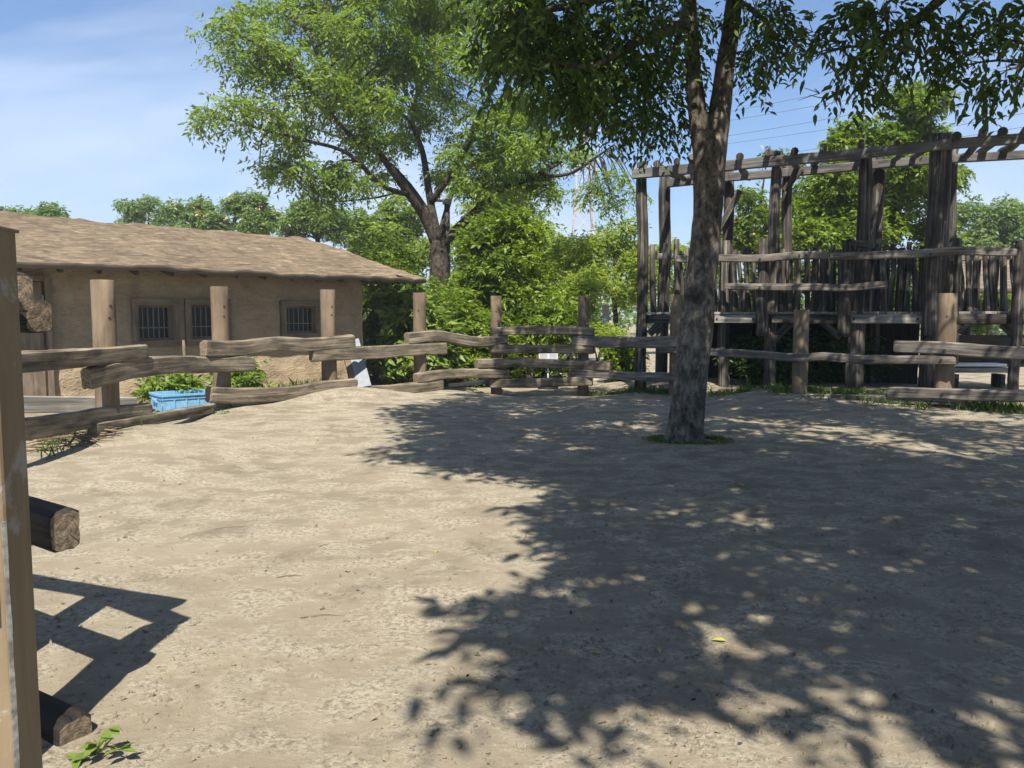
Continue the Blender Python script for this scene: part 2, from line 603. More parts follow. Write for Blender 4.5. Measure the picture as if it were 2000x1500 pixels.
# ------------------------------------------------------------------ ground
FENCE = [  # u, top v, base v, distance, diameter
    (200, 547, 832, 9.3, 0.258), (428, 560, 794, 12.0, 0.255), (640, 566, 756, 14.0, 0.262), (819, 572, 764, 16.0, 0.258),
    (969, 578, 774, 18.0, 0.245), (1140, 578, 772, 18.0, 0.245), (1322, 576, 772, 16.0, 0.25), (1566, 605, 768, 14.0, 0.262), (1852, 573, 792, 12.3, 0.27)]
ctl = []
for u, vt, vb, z, d in FENCE:
    p = P(u, vb, z)
    ctl.append((p[0], p[1], p[2]))
ctl += [(0, 0, 0), (-1.6, 2.8, 0), (-2.2, 3.3, 0.0), (1.5, 3, 0), (0, 4, 0), (2.1, 9.7, 0), (0, 8, 0), (4, 7, 0), (-2, 7.5, 0.03), (2, 13, 0), (4, 10.5, 0.02),
        (-1, 12, 0.03), (-3.0, 10, 0.10), (-2.2, 12.5, 0.12), (-6.5, 13.5, -0.05), (-5.6, 11.3, -0.08), (-8, 11, 0.0), (-4.6, 15.2, 0.02), (0, 21, -0.3), (2, 26, -0.3), (4, 18, 0.1), (8, 16, 0.1),
        (8, 9, 0.05), (12, 14, 0.1), (0, 40, -0.3), (-20, 20, 0), (25, 20, 0), (-6, 5, 0.0), (-5.2, 7.5, 0.05), (-3.6, 6.2, 0.0), (-4.6, 8.2, 0.08)]
ctl = np.array(ctl)


def gz(x, y):
    x = np.atleast_1d(np.asarray(x, float))
    y = np.atleast_1d(np.asarray(y, float))
    num = np.zeros_like(x)
    den = np.zeros_like(x)
    for cx, cy, ch in ctl:
        w = 1.0 / ((x - cx) ** 2 + (y - cy) ** 2 + 0.15) ** 1.7
        num += w * ch
        den += w
    return num / den


def gzf(x, y):
    return float(gz(x, y)[0])


def relief(x, y):
    return 0.045 * fbm(x * 0.45, y * 0.6, 3, 1) + 0.013 * fbm(x * 2.0, y * 2.4, 4, 3) + 0.007 * fbm(x * 7, y * 8, 2, 5)


def gzr(x, y):
    f_ = max(0.0, min(1.0, 1.3 - math.hypot(x, y - 6) / 30))
    return gzf(x, y) + f_ * float(relief(np.array([x]), np.array([y]))[0])


N = 420
t = np.linspace(-1, 1, N)
bb = 1.3
aa = math.asinh(900 / bb)
gx = bb * np.sinh(aa * t)
gy = bb * np.sinh(aa * t) + 5.0
GX, GY = np.meshgrid(gx, gy, indexing='ij')
H = gz(GX.ravel(), GY.ravel()).reshape(GX.shape)
r_ = np.hypot(GX, GY - 6)
fade = np.clip(1.3 - r_ / 30, 0, 1)
rel = relief(GX, GY)
H = H + rel * fade
ground = grid_mesh('ground', np.stack([GX, GY, H], -1).reshape(-1, 3), N, N, M['sand'])
tag(ground, 'pale sandy yard of dry trampled earth', None, None, 'structure')

# ------------------------------------------------------------------ foliage helpers


def blob(c, rad, n, r0, r1, g=rng, inner=0.35):
    """n small ellipsoid clumps spread through an ellipsoid"""
    out = []
    d = nrmz(g.normal(size=(n, 3)))
    k = (inner + (1 - inner) * g.random(n)) ** 0.6
    c = np.asarray(c, float)
    for i in range(n):
        q = c + d[i] * np.asarray(rad) * k[i] * 0.85
        rr = g.uniform(r0, r1)
        out.append((q, np.array([rr, rr, rr * g.uniform(0.55, 0.85)])))
    return out


def sprig_leaves(clumps, n, nl, tw, L, W, droop=0.35, shell=0.4, g=rng, upn=0.8):
    C = np.array([c for c, _ in clumps])
    Rr = np.array([r for _, r in clumps])
    wgt = np.prod(Rr, 1) ** (2 / 3)
    ci = g.choice(len(clumps), n, p=wgt / wgt.sum())
    d = nrmz(g.normal(size=(n, 3)))
    k = (shell + (1 - shell) * g.random(n)) ** 0.7 * (0.8 + 0.4 * g.random(n))
    p = C[ci] + d * Rr[ci] * k[:, None]
    ax = nrmz(d * np.array([1, 1, 0.5]) + 0.5 * g.normal(size=(n, 3)) + np.array([0, 0, -droop]))
    side = nrmz(np.cross(ax, np.array([0, 0, 1]) + 0.3 * g.normal(size=(n, 3))))
    j = np.arange(nl)
    s = (j + 0.5) / nl
    sg = np.where(j % 2 == 0, 1.0, -1.0)
    base = p[:, None, :] + ax[:, None, :] * (s * tw)[None, :, None] * g.uniform(0.6, 1.3, (n, 1, 1))
    base[..., 2] -= (droop * tw * s ** 2)[None, :]
    dr = ax[:, None, :] * 0.55 + side[:, None, :] * sg[None, :, None] * 0.85 + 0.28 * g.normal(size=(n, nl, 3))
    dr[..., 2] -= droop * 0.9
    dr = nrmz(dr).reshape(-1, 3)
    base = base.reshape(-1, 3)
    nn = nrmz(np.array([0, 0, upn]) + 0.55 * g.normal(size=base.shape))
    ln = L * g.uniform(0.5, 1.4, len(base))
    return base, dr, nn, ln, ln * (W / L)


def leaves_mesh(name, lv, mat, parent, kind='stuff', hexa=False):
    b_, d, nn, ln, wd = lv
    s = nrmz(np.cross(d, nn)) * (wd * 0.5)[:, None]
    up = np.cross(s, d)
    up = nrmz(up) * (wd * 0.12)[:, None]
    if hexa:
        m1 = b_ + d * (ln * 0.24)[:, None]
        m2 = b_ + d * (ln * 0.62)[:, None]
        tip = b_ + d * ln[:, None] - np.array([0, 0, 1]) * (ln * 0.16)[:, None]
        V = np.stack([b_, m1 + s * 0.85 + up, m2 + s * 0.8 + up, tip, m2 - s * 0.8 + up, m1 - s * 0.85 + up], 1).reshape(-1, 3)
        o = quad_mesh(name, V, np.arange(len(V)).reshape(-1, 6), mat, parent)
        o['kind'] = 'stuff'
        return o
    mid = b_ + d * (ln * 0.42)[:, None]
    tip = b_ + d * ln[:, None] + np.array([0, 0, -1]) * (ln * 0.08)[:, None]
    V = np.stack([b_, mid + s + up, tip, mid - s + up], 1).reshape(-1, 3)
    q = np.arange(len(V)).reshape(-1, 4)
    o = quad_mesh(name, V, q, mat, parent)
    if kind:
        o['kind'] = kind
    return o


# one folded, pointed leaf shared by every leaf that is an object of its own
def leaf_proto(mat):
    yy = [0, 0.15, 0.38, 0.65, 0.86, 1.0]
    ww = [0.01, 0.32, 0.5, 0.38, 0.16, 0.0]
    V, Q = [], []
    for a, w in zip(yy, ww):
        zc = -0.12 * a * a
        V += [(-w, a, zc + 0.18 * w), (0, a, zc), (w, a, zc + 0.18 * w)]
    for i in range(len(yy) - 1):
        k = i * 3
        Q += [(k, k + 1, k + 4, k + 3), (k + 1, k + 2, k + 5, k + 4)]
    me = bpy.data.meshes.new('leaf')
    me.from_pydata(V, [], Q)
    me.materials.append(mat)
    me.update()
    return me


def leaf_objects(lv, pick, mat, parent):
    me = leaf_proto(mat)
    off = Vector(parent.location)
    b_, d, nn, ln, wd = lv
    for i in pick:
        y = Vector(d[i]).normalized()
        x = y.cross(Vector(nn[i])).normalized()
        z = x.cross(y)
        o = bpy.data.objects.new('leaf', me)
        from mathutils import Matrix
        m3 = Matrix((x * float(wd[i]), y * float(ln[i]), z * float(ln[i]))).transposed()
        m4 = m3.to_4x4()
        m4.translation = Vector(b_[i]) - off
        o.parent = parent
        o.matrix_local = m4
        col.objects.link(o)


def project(p):
    p = np.asarray(p)
    q = p - np.array([0, 0, HC])
    f = q[:, 1] * CP - q[:, 2] * SP
    up = q[:, 1] * SP + q[:, 2] * CP
    return 1000 + F * q[:, 0] / f, 750 - F * up / f, f


def spline(pts, n):
    pts = np.array(pts, float)
    k = len(pts)
    out = []
    for i in np.linspace(0, k - 1, n):
        a = min(int(i), k - 2)
        tt = i - a
        p0, p1, p2, p3 = pts[max(a - 1, 0)], pts[a], pts[a + 1], pts[min(a + 2, k - 1)]
        out.append(0.5 * (2 * p1 + (p2 - p0) * tt + (2 * p0 - 5 * p1 + 4 * p2 - p3) * tt ** 2 + (3 * p1 - p0 - 3 * p2 + p3) * tt ** 3))
    return out


def bumpy(k, amp=0.08):
    ph = [random.random() * 50 for _ in range(2)]
    return lambda i, j: 1 + amp * 2 * float(vnoise(i * 0.6 + ph[0], j * 0.55 + ph[1], k))


def limb(mb, pts, r0, r1, sides=9, n=None, amp=0.06):
    n = n or max(4, 4 * len(pts))
    path = spline(pts, n)
    rad = [r0 + (r1 - r0) * (i / (n - 1)) ** 0.8 for i in range(n)]
    mb.tube(path, rad, sides, warp=bumpy(2, amp))
    return path, rad


def twigs_to(mb, nodes, clumps, r=0.035, g=rng, subs=3):
    nd = np.array([p for p, _ in nodes])
    for c, rad in clumps:
        d = np.linalg.norm(nd - c, axis=1) + np.where(nd[:, 2] > c[2] + 0.2, 0.8, 0)
        i = int(np.argmin(d))
        a = nd[i]
        L = np.linalg.norm(c - a)
        rr = min(r + 0.006 * L, max(nodes[i][1] * 0.8, 0.012))
        midp = (a + c) / 2 + np.array([0, 0, 0.12 * L]) + g.normal(size=3) * 0.06 * L
        pth = spline([a, midp, c], 6)
        mb.tube(pth, [rr * (1 - 0.75 * q / 5) for q in range(6)], 5)
        for _ in range(subs):
            e = c + nrmz(g.normal(size=3)) * rad * 0.85
            s = pth[g.integers(2, 6)]
            mm = (s + e) / 2 + g.normal(size=3) * 0.08 * np.linalg.norm(rad)
            mb.tube(spline([s, mm, e], 4), [rr * 0.35, rr * 0.25, rr * 0.18, rr * 0.1], 4)


def tree(name, label, base, limbs, clumps, n, nl, tw, L, W, lmat, bmat, droop=0.3, group=None, twr=0.03, subs=3, cat='tree', upn=0.8):
    root = empty(name, base, label, cat, group)
    mb = MB()
    nodes = []
    for pts, r0, r1 in limbs:
        pth, rad = limb(mb, pts, r0, r1, 10 if r0 > 0.1 else 6)
        nodes += list(zip(pth, rad))[2:]
    if clumps and twr:
        twigs_to(mb, nodes, clumps, twr, rng, subs)
    mb.build('trunk', bmat, root)
    lv = sprig_leaves(clumps, n, nl, tw, L, W, droop, upn=upn)
    leaves_mesh('crown', lv, lmat, root)
    return root


def shrub(name, label, c, rad, ncl, cr_, n, nl, tw, L, W, lmat, droop=0.1, cat='shrub', group=None, upn=0.8):
    c = np.asarray(c, float)
    g0 = gzf(c[0], c[1])
    root = empty(name, (c[0], c[1], g0), label, cat, group)
    clumps = blob(c, rad, ncl, cr_[0], cr_[1])
    mb = MB()
    for i in range(7):
        e = clumps[i % len(clumps)][0]
        s = np.array([c[0] + random.uniform(-.3, .3) * rad[0], c[1] + random.uniform(-.3, .3) * rad[1], g0 - 0.05])
        mb.tube(spline([s, (s + e) / 2 + rng.normal(size=3) * 0.1, e], 5), [0.035, 0.03, 0.025, 0.018, 0.01], 5)
    mb.build('stem', M['bark_dark'], root)
    lv = sprig_leaves(clumps, n, nl, tw, L, W, droop, upn=upn)
    ok = lv[0][:, 2] > gz(lv[0][:, 0], lv[0][:, 1]) + 0.02
    lv = tuple(a[ok] for a in lv)
    leaves_mesh('foliage', lv, lmat, root)
    return root, lv


# ------------------------------------------------------------------ the mud-walled house
WA = -20.3                                   # wall line  x = WA + y
ez = np.array([0, 0, 1.0])
ed = np.array([1, 1, 0]) / math.sqrt(2)       # along the wall
en = np.array([1, -1, 0]) / math.sqrt(2)      # out of the wall


def wall_y(u):
    return WA / ((u - 1000) / F - 1.0)


def wall_pt(u, v, out=0.0):
    y = wall_y(u)
    p = P(u, v, y)
    return p + en * out


C0 = np.array([X(708, wall_y(708)), wall_y(708), 0])      # right corner of the front wall


def hp(s, h, out=0.0):
    """s metres left of the right corner, h height, out in front of the wall"""
    return C0 - ed * s + ez * h + en * out


def wall_sh(u, v):
    y = wall_y(u)
    p = P(u, v, y)
    return float(np.dot(C0 - p, ed)), float(p[2])


house = empty('mud_walled_house', C0, 'long low house with ochre mud walls and rough brown thatched roof', 'house')
WIN = [(256, 347, 586, 674), (361, 449, 586, 670), (548, 624, 589, 659)]
wins = []
for (ua, ub, va, vb) in WIN:
    sa, h1 = wall_sh(ua, va)
    sb, _ = wall_sh(ub, va)
    _, h0 = wall_sh((ua + ub) / 2, vb)
    wins.append((sb, sa, h0, h1))
LW, HW, DW = 8.6, 2.5, 4.0
# front wall with openings: a fine grid with the cells of the openings left out
ss = np.arange(0, LW + 0.001, 0.075)
hh = np.arange(-0.35, HW + 0.001, 0.075)
S_, H_ = np.meshgrid(ss, hh, indexing='ij')
dsp = 0.05 * fbm(S_ * 1.6, H_ * 2.0, 3, 2) + 0.06 * np.clip(1.1 - H_, 0, 1) * fbm(S_ * 3, H_ * 4, 3, 4) + 0.06 * np.clip(0.9 - H_, 0, 1)
Vw = C0 - ed * S_[..., None] + ez * H_[..., None] + en * dsp[..., None]
idx = np.arange(S_.size).reshape(S_.shape)
quads = []
for i in range(len(ss) - 1):
    for j in range(len(hh) - 1):
        cs, ch = ss[i] + 0.0375, hh[j] + 0.0375
        if any(a < cs < b_ and c < ch < d for a, b_, c, d in wins):
            continue
        quads.append((idx[i, j], idx[i, j + 1], idx[i + 1, j + 1], idx[i + 1, j]))
quad_mesh('wall', Vw.reshape(-1, 3), np.array(quads), M['plaster'], house, True)
mb = MB()   # end wall and back wall
c_ = hp(0.0, 0) - en * DW / 2 - ed * 0.12
mb.bar(c_ + en * (DW / 2 - 0.03) + ez * 1.1, c_ - en * DW / 2 + ez * 1.1, 0.2, 2.9)
c_ = hp(LW / 2, 1.1) - en * DW
mb.bar(c_ + ed * (LW / 2 - 0.25), c_ - ed * LW / 2, 0.2, 2.9)
mb.build('wall', M['plaster'], house)
for (a, b_, h0, h1) in wins:
    fr = MB()
    w = 0.11
    o = -0.03
    fr.bar(hp(a - 0.004, h1 - w / 2 + 0.03, o), hp(b_ + 0.004, h1 - w / 2 + 0.03, o), 0.16, w)
    fr.bar(hp(a - 0.004, h0 + w / 2 - 0.03, o), hp(b_ + 0.004, h0 + w / 2 - 0.03, o), 0.16, w)
    fr.bar(hp(a + w / 2 - 0.004, h0 + w - 0.03, o), hp(a + w / 2 - 0.004, h1 - w + 0.03, o), w, 0.15, up=en)
    fr.bar(hp(b_ - w / 2 + 0.004, h0 + w - 0.03, o), hp(b_ - w / 2 + 0.004, h1 - w + 0.03, o), w, 0.15, up=en)
    # inner frame
    i0, i1, j0, j1 = a + w - 0.004, b_ - w + 0.004, h0 + w - 0.03, h1 - w + 0.03
    q = 0.045
    fr.bar(hp(i0, j1 - q / 2, -0.075), hp(i1, j1 - q / 2, -0.075), 0.05, q)
    fr.bar(hp(i0, j0 + q / 2, -0.075), hp(i1, j0 + q / 2, -0.075), 0.05, q)
    fr.bar(hp(i0 + q / 2, j0 + q, -0.075), hp(i0 + q / 2, j1 - q, -0.075), q, 0.05, up=en)
    fr.bar(hp(i1 - q / 2, j0 + q, -0.075), hp(i1 - q / 2, j1 - q, -0.075), q, 0.05, up=en)
    fo = fr.build('window', M['frame'], house)
    g_ = MB()
    g_.bar(hp((i0 + i1) / 2, j0 + 0.01, -0.15), hp((i0 + i1) / 2, j1 - 0.01, -0.15), i1 - i0 - 0.02, 0.01, up=en)
    g_.build('pane', M['dark_glass'], fo)
    for k in range(5):
        s_ = i0 + q + (i1 - i0 - 2 * q) * (k + 0.7) / 5.4
        b1 = MB()
        b1.bar(hp(s_, j0 + q, -0.085), hp(s_, j1 - q, -0.085), 0.011, 0.011, up=en)
        b1.build('bar', M['bar'], fo)
    b1 = MB()
    b1.bar(hp(i0 + q, j0 + (j1 - j0) * 0.36, -0.1), hp(i1 - q, j0 + (j1 - j0) * 0.36, -0.1), 0.012, 0.016)
    b1.build('bar', M['bar'], fo)
# door at the left
sd0, hd1 = wall_sh(83, 552)
door = MB()
door.bar(hp(sd0 + 0.5, -0.1, 0.06), hp(sd0 + 0.5, hd1, 0.06), 0.92, 0.06, up=en)
do = door.build('door', M['frame'], house)
df = MB()
df.bar(hp(sd0 - 0.04, -0.1, 0.07), hp(sd0 - 0.04, hd1 + 0.08, 0.07), 0.07, 0.13, up=en)
df.bar(hp(sd0, hd1 + 0.06, 0.07), hp(sd0 + 1.05, hd1 + 0.06, 0.07), 0.13, 0.08)
df.build('frame', M['frame'], do)
hg = MB()
hg.bar(hp(sd0 + 0.03, hd1 - 0.42, 0.1), hp(sd0 + 0.03, hd1 - 0.2, 0.1), 0.03, 0.03, up=en)
hg.build('hinge', M['bar'], do)

# hipped roof: grid patches with thickness, uneven like the real one
OV, RH, EH = 0.74, 3.32, 2.34
RB = 2.0                        # ridge lies this far behind the wall
e_r = np.array([1.0 - 0.12, 0, 0])


def roof_patch(A, B, Cc, D, nu, nv, name, parent, seed, thick=0.0):
    """bilinear patch A(bottom left) B(bottom right) Cc(top right) D(top left) with relief and UV"""
    U, Vv = np.meshgrid(np.linspace(0, 1, nu), np.linspace(0, 1, nv), indexing='ij')
    Q = (A * (1 - U)[..., None] + B * U[..., None]) * (1 - Vv)[..., None] + (D * (1 - U)[..., None] + Cc * U[..., None]) * Vv[..., None]
    lu, lv = np.linalg.norm(B - A), np.linalg.norm(D - A)
    n_ = nrmz(np.cross(B - A, D - A))
    W_ = Q @ ed
    W2 = Q @ en
    rr = 0.065 * fbm(W_ * 0.9, W2 * 1.1 + Q[..., 2], 3, seed) + 0.05 * fbm(W_ * 3.2, Q[..., 2] * 9, 3, seed + 2)
    Q = Q + n_ * rr[..., None]
    o = grid_mesh(name, Q.reshape(-1, 3), nu, nv, M['thatch'], parent)
    me = o.data
    uvl = me.uv_layers.new(name='UVMap')
    li = np.zeros(len(me.loops), np.int32)
    me.loops.foreach_get('vertex_index', li)
    # metres along the ridge, metres up the slope
    uv = np.stack([W_.ravel(), (Q[..., 2].ravel() * 2.6)], -1)
    uvl.data.foreach_set('uv', uv[li].astype(np.float32).ravel())
    return o, Q


LE = LW + 0.4
EB_L = hp(LE, EH, OV)
EB_R = hp(-1.15, EH, OV)
RG_R = hp(0.3, RH, -RB)
RG_L = hp(LE, RH, -RB)
BK_R = hp(-1.15, EH, -2 * RB - OV)
BK_L = hp(LE, EH, -2 * RB - OV)
rf, Qf = roof_patch(EB_L, EB_R, RG_R, RG_L, 190, 50, 'roof', house, 2)
re_, Qe = roof_patch(EB_R, BK_R, RG_R, RG_R + ed * 0.01, 60, 40, 'roof', house, 2)
rb, Qb = roof_patch(BK_R, BK_L, RG_L, RG_R, 60, 20, 'roof', house, 2)
# thick eave edge, hanging down under the front rim, and the soffit behind it
for (Q, side) in ((Qf, en), (Qe, ed)):
    rim = Q[:, 0]
    n_ = len(rim)
    low = rim.copy()
    low[:, 2] -= 0.085 + 0.05 * np.abs(fbm(np.arange(n_) * 0.21, np.zeros(n_), 3, 6))
    inn = low - side * 0.75
    inn[:, 2] += 0.14
    V3 = np.stack([rim + side * 0.004, low, inn], 1).reshape(-1, 3)
    grid_mesh('eave', V3, n_, 3, M['thatch_grey'], house, False)
for k in range(15):
    s_ = 0.25 + k * 0.57
    rfm = MB()
    a = hp(s_, EH - 0.10, OV - 0.20 + random.uniform(-.06, .04))
    rfm.tube([a, hp(s_ + random.uniform(-.04, .04), EH + 0.07, -0.1)], [0.045, 0.05], 9)
    rfm.build('rafter', M['old'], house)

# planks edging the strip in front of the house
ot = MB()
pa, pb = P(30, 790, 10.9), P(262, 790, 12.4)
ot.bar(pa, pb, 0.12, 0.24, bev=0.015)
o = ot.build('edging_plank', M['plank'])
tag(o, 'grey weathered plank edging the strip before the mud house wall', 'plank')

# ------------------------------------------------------------------ fence of split rails
us = [-60] + [f_[0] for f_ in FENCE] + [2300]
iz = [1 / 7.0] + [1 / f_[3] for f_ in FENCE] + [1 / 10.3]


def zf(u):
    return 1.0 / float(np.interp(u, us, iz))


fence = empty('log_fence', P(1000, 770, 17.5), 'curved fence of round timber posts and crooked split rails around the sandy yard', 'fence')


def add_post(parent, x, y, z0, z1, d, holes=()):
    mb = MB()
    n = 9
    path = [np.array([x, y, z0 + (z1 - z0 - 0.006) * i / (n - 1)]) for i in range(n)] + [np.array([x, y, z1])]
    rad = [d / 2 * (1 + 0.03 * (1 - i / (n - 1))) for i in range(n)] + [d / 2 * 0.97]
    mb.tube(path, rad, 24, up=(0, 1, 0), cap_mi=1, warp=bumpy(3, 0.012))
    po = mb.build('post', [M['post'], M['end']], parent)
    vd = nrmz(np.array([-x, -y, 0]))
    for (a, hz) in holes:
        hb = MB()
        dr = np.array([vd[0] * math.cos(a) - vd[1] * math.sin(a), vd[0] * math.sin(a) + vd[1] * math.cos(a), 0])
        p = np.array([x, y, hz])
        hb.tube([p + dr * (d / 2 * 0.9), p + dr * (d / 2 + 0.006)], [0.016, 0.016], 8)
        hb.build('bolt', M['iron'], po)
    return po


for (u, vt, vb, z, d) in FENCE:
    pt = P(u, vt, z)
    zb = gzf(pt[0], pt[1])
    hs = [(0.5 + random.uniform(-.1, .1), pt[2] - 0.3), (0.45, pt[2] - 0.44)] if u < 700 else [(random.uniform(-.2, .3), pt[2] - 0.35)]
    add_post(fence, pt[0], pt[1], zb - 0.3, pt[2], d, hs)


def rail_mesh(path, hgt, thick, mats, parent, seed, bolts=(), taper=0.9, rough=1.0):
    """hewn rail: flattened section with a split along it, bowed path"""
    n = len(path)
    m = 18
    sec = []
    for j in range(m):
        a = 2 * math.pi * j / m
        ca, sa = math.cos(a), math.sin(a)
        k = 1.0 / (abs(ca) ** 7 + abs(sa) ** 7) ** (1 / 7)
        sec.append((ca * k * thick / 2, sa * k * hgt / 2))
    g0 = random.random() * 60
    crack = random.choice([8, 9, 10, 10])
    crack2 = random.choice([4, 5, 13])

    def warp(i, j):
        w = 1 + rough * 0.075 * float(vnoise(i * 0.42 + g0, j * 0.5 + g0, seed)) * 2 + rough * 0.05 * float(vnoise(i * 1.3 + g0, j * 1.1, seed + 3)) * 2
        if i in (0, n - 1):
            w *= taper
        if j == crack:
            w *= 1 - 0.20 * rough
        if j == crack2:
            w *= 1 - 0.12 * rough
        return w
    mb = MB()
    mb.sweep(path, sec, None, warp=warp, cap_mi=1)
    ro = mb.build('rail', mats, parent)
    ro.data.set_sharp_from_angle(angle=R(27))
    for p, dr in bolts:
        hb = MB()
        hb.tube([p, p + dr * 0.02], [0.022, 0.022], 9)
        hb.build('bolt', M['iron'], ro)
    return ro


def fence_rail(px, th, mat='rail', off=-0.2, parent=fence, ends=True, boltu=(), seed=1, dz=0.0):
    """px: list of (u, v) along the rail's middle; th: height in photo pixels"""
    zz = [zf(u) + off for u, v in px]
    pts = [P(u, v, z) for (u, v), z in zip(px, zz)]
    L = np.linalg.norm(pts[-1] - pts[0])
    n = max(8, int(L / 0.14))
    path = spline(pts, n)
    if ends:
        d0 = nrmz(path[0] - path[1])
        d1 = nrmz(path[-1] - path[-2])
        path = [path[0]] + [path[0] - d0 * 0.025] + path[1:-1] + [path[-1] - d1 * 0.025] + [path[-1]]
    zm = sum(zz) / len(zz)
    h = th * zm / F
    bl = []
    for (bu, bv) in boltu:
        q = P(bu, bv, zf(bu) + off)
        dr = nrmz(np.array([-q[0], -q[1], 0]))
        bl.append((q + dr * 0.068, dr))
    return rail_mesh(path, h, 0.14, [M[mat], M['end']], parent, seed, bl)


RAILS = [
    ([(-40, 712), (120, 702), (200, 695), (281, 688)], 37, 'rail', -0.21, [(236, 703)]),
    ([(168, 740), (245, 722), (330, 712), (400, 712), (492, 711)], 35, 'rail', -0.2, [(231, 723), (455, 702)]),
    ([(-20, 846), (120, 828), (200, 813), (289, 803)], 38, 'rail', -0.22, [(239, 815)]),
    ([(397, 681), (470, 680), (530, 672), (600, 673), (689, 666)], 28, 'rail', -0.2, [(451, 686)]),
    ([(407, 771), (500, 772), (570, 768), (630, 758), (694, 752)], 28, 'rail', -0.22, [(453, 779), (660, 756)]),
    ([(608, 693), (660, 690), (740, 688), (800, 683), (869, 681)], 25, 'rail', -0.21, [(655, 691), (834, 682)]),
    ([(700, 764), (760, 763), (862, 751)], 22, 'rail', -0.2, []),
    ([(794, 661), (850, 656), (890, 662), (940, 668), (988, 662)], 21, 'rail', -0.2, [(833, 664)]),
    ([(811, 739), (870, 731), (930, 729), (992, 730)], 19, 'rail', -0.21, []),
    ([(958, 648), (1030, 645), (1090, 645), (1160, 648)], 17, 'rail', -0.2, []),
    ([(958, 681), (1040, 682), (1100, 681), (1160, 683)], 17, 'rail', -0.21, []),
    ([(930, 711), (1000, 708), (1060, 710), (1120, 712), (1194, 716)], 18, 'rail', -0.2, []),
    ([(957, 748), (1030, 749), (1090, 746), (1157, 744)], 18, 'rail', -0.22, []),
    ([(1118, 665), (1180, 668), (1240, 669), (1335, 668)], 22, 'rail_grey', -0.22, [(1128, 664)]),
    ([(1117, 729), (1180, 731), (1240, 735), (1335, 737)], 17, 'rail_grey', -0.2, []),
    ([(1290, 682), (1400, 688), (1470, 692), (1560, 699), (1610, 696), (1680, 702), (1780, 702), (1869, 703)], 16, 'rail_grey', -0.22, [(1838, 702)]),
    ([(1748, 677), (1840, 680), (1920, 686), (2020, 691)], 25, 'rail_grey', -0.23, [(1844, 684)]),
    ([(1736, 766), (1830, 769), (1930, 772), (2020, 774)], 22, 'rail_grey', -0.23, [(1840, 769)]),
    ([(1590, 776), (1700, 778), (1800, 782), (1887, 784)], 14, 'rail_grey', -0.2, []),
]
for k, (px, th, mt, off, bl) in enumerate(RAILS):
    fence_rail(px, th, mt, off, fence, True, bl, k)
# log half sunk along the foot of the fence at the left
fence_rail([(180, 838), (260, 826), (330, 812), (412, 798)], 22, 'rail', -0.34, fence, True, [], 5)
# tie ropes where the removable bars meet the posts
for (u, v) in ((975, 640), (1146, 642)):
    for du in (-9, 9):
        rp = MB()
        a = P(u, v - 14, 18 - 0.16)
        b1 = P(u + du, v + 18, 18 - 0.30)
        rp.tube(spline([a, (a + b1) / 2 + np.array([0, -0.05, 0]), b1], 5), [0.016] * 5, 6)
        rp.build('rope', M['iron'], fence)

# near end of the fence, beside the gate
nf = empty('log_fence', (-1.7, 2.6, 0), 'near fence end with dark log rails poking out behind the brown gate post', 'fence')
NP = [(-1.72, 2.50, 1.70), (-2.22, 3.20, 1.42), (-3.3, 4.4, 1.6)]
for (x, y, h) in NP:
    add_post(nf, x, y, gzf(x, y) - 0.2, h, 0.2)
nd = nrmz(np.array([0.85, -0.53, 0]))


def near_rail(endp, L, r, hgt, seed, bow=0.05, rough=0.35, nd=nd):
    endp = np.array(endp, float)
    pts = [endp - nd * L + ez * bow, endp - nd * L * 0.5 + ez * bow * 0.7, endp]
    path = spline(pts, 14)
    path.insert(-1, path[-1] - nd * 0.012)
    return rail_mesh(path, hgt, r, [M['dark'], M['end']], nf, seed, taper=0.9, rough=rough)


e1 = P(128, 1037, 2.78)
near_rail(e1, 1.7, 0.115, 0.150, 2)
e2 = P(72, 642, 2.95)
near_rail(e2 + np.array([0.0, 0.02, 0.045]), 1.6, 0.115, 0.122, 4, 0.03, 0.3, nrmz(np.array([0.90, -0.36, 0])))
e3 = P(150, 1462, 2.72)
near_rail(e3, 1.6, 0.13, 0.24, 6, 0.0, 0.2)
e4 = np.array([-1.64, 2.66, 1.58])
near_rail(e4, 0.62, 0.10, 0.13, 7, 0.06)

# brown steel gate post at the left edge of the frame
gp = empty('gate_post', (-0.86, 1.36, 0), 'brown painted square steel gate post with worn paint, at far left', 'gate post')
gp_r = R(7)
ga = np.array([math.cos(gp_r), math.sin(gp_r), 0])
gb = np.array([-math.sin(gp_r), math.cos(gp_r), 0])
corner = P(30, 1320, 1.18)
corner[2] = 0
gc = corner - ga * 0.05 + gb * 0.05
gtop = P(30, 446, 1.21)[2]
mb = MB()
w_ = 0.043
sec = []
for (sx, sy) in ((1, -1), (1, 1), (-1, 1), (-1, -1)):
    for a in (-35, 0, 35):
        th0 = math.atan2(sy, sx) + R(a)
        sec.append((sx * (w_ - 0.008) + 0.008 * math.cos(th0), sy * (w_ - 0.008) + 0.008 * math.sin(th0)))
mb.sweep([gc - ez * 0.2, gc + ez * (gtop)], sec, None, up=gb, smooth=False)
mb.build('tube', M['gate_paint'], gp)
mb = MB()
mb.bar(gc + ez * gtop - ez * 0.001, gc + ez * (gtop + 0.004), 0.09, 0.09, up=gb)
mb.build('cap', M['gate_paint'], gp)
lt = MB()
lz = P(10, 1165, 1.16)[2]
lp = gc - gb * 0.056 + ga * 0.018 + ez * lz
lt.bar(lp - ez * 0.03, lp + ez * 0.03, 0.02, 0.014, up=gb)
lt.bar(lp - gb * 0.012 - ga * 0.05, lp - gb * 0.012 + ga * 0.008, 0.012, 0.014)
lt.build('latch', M['galv'], gp)
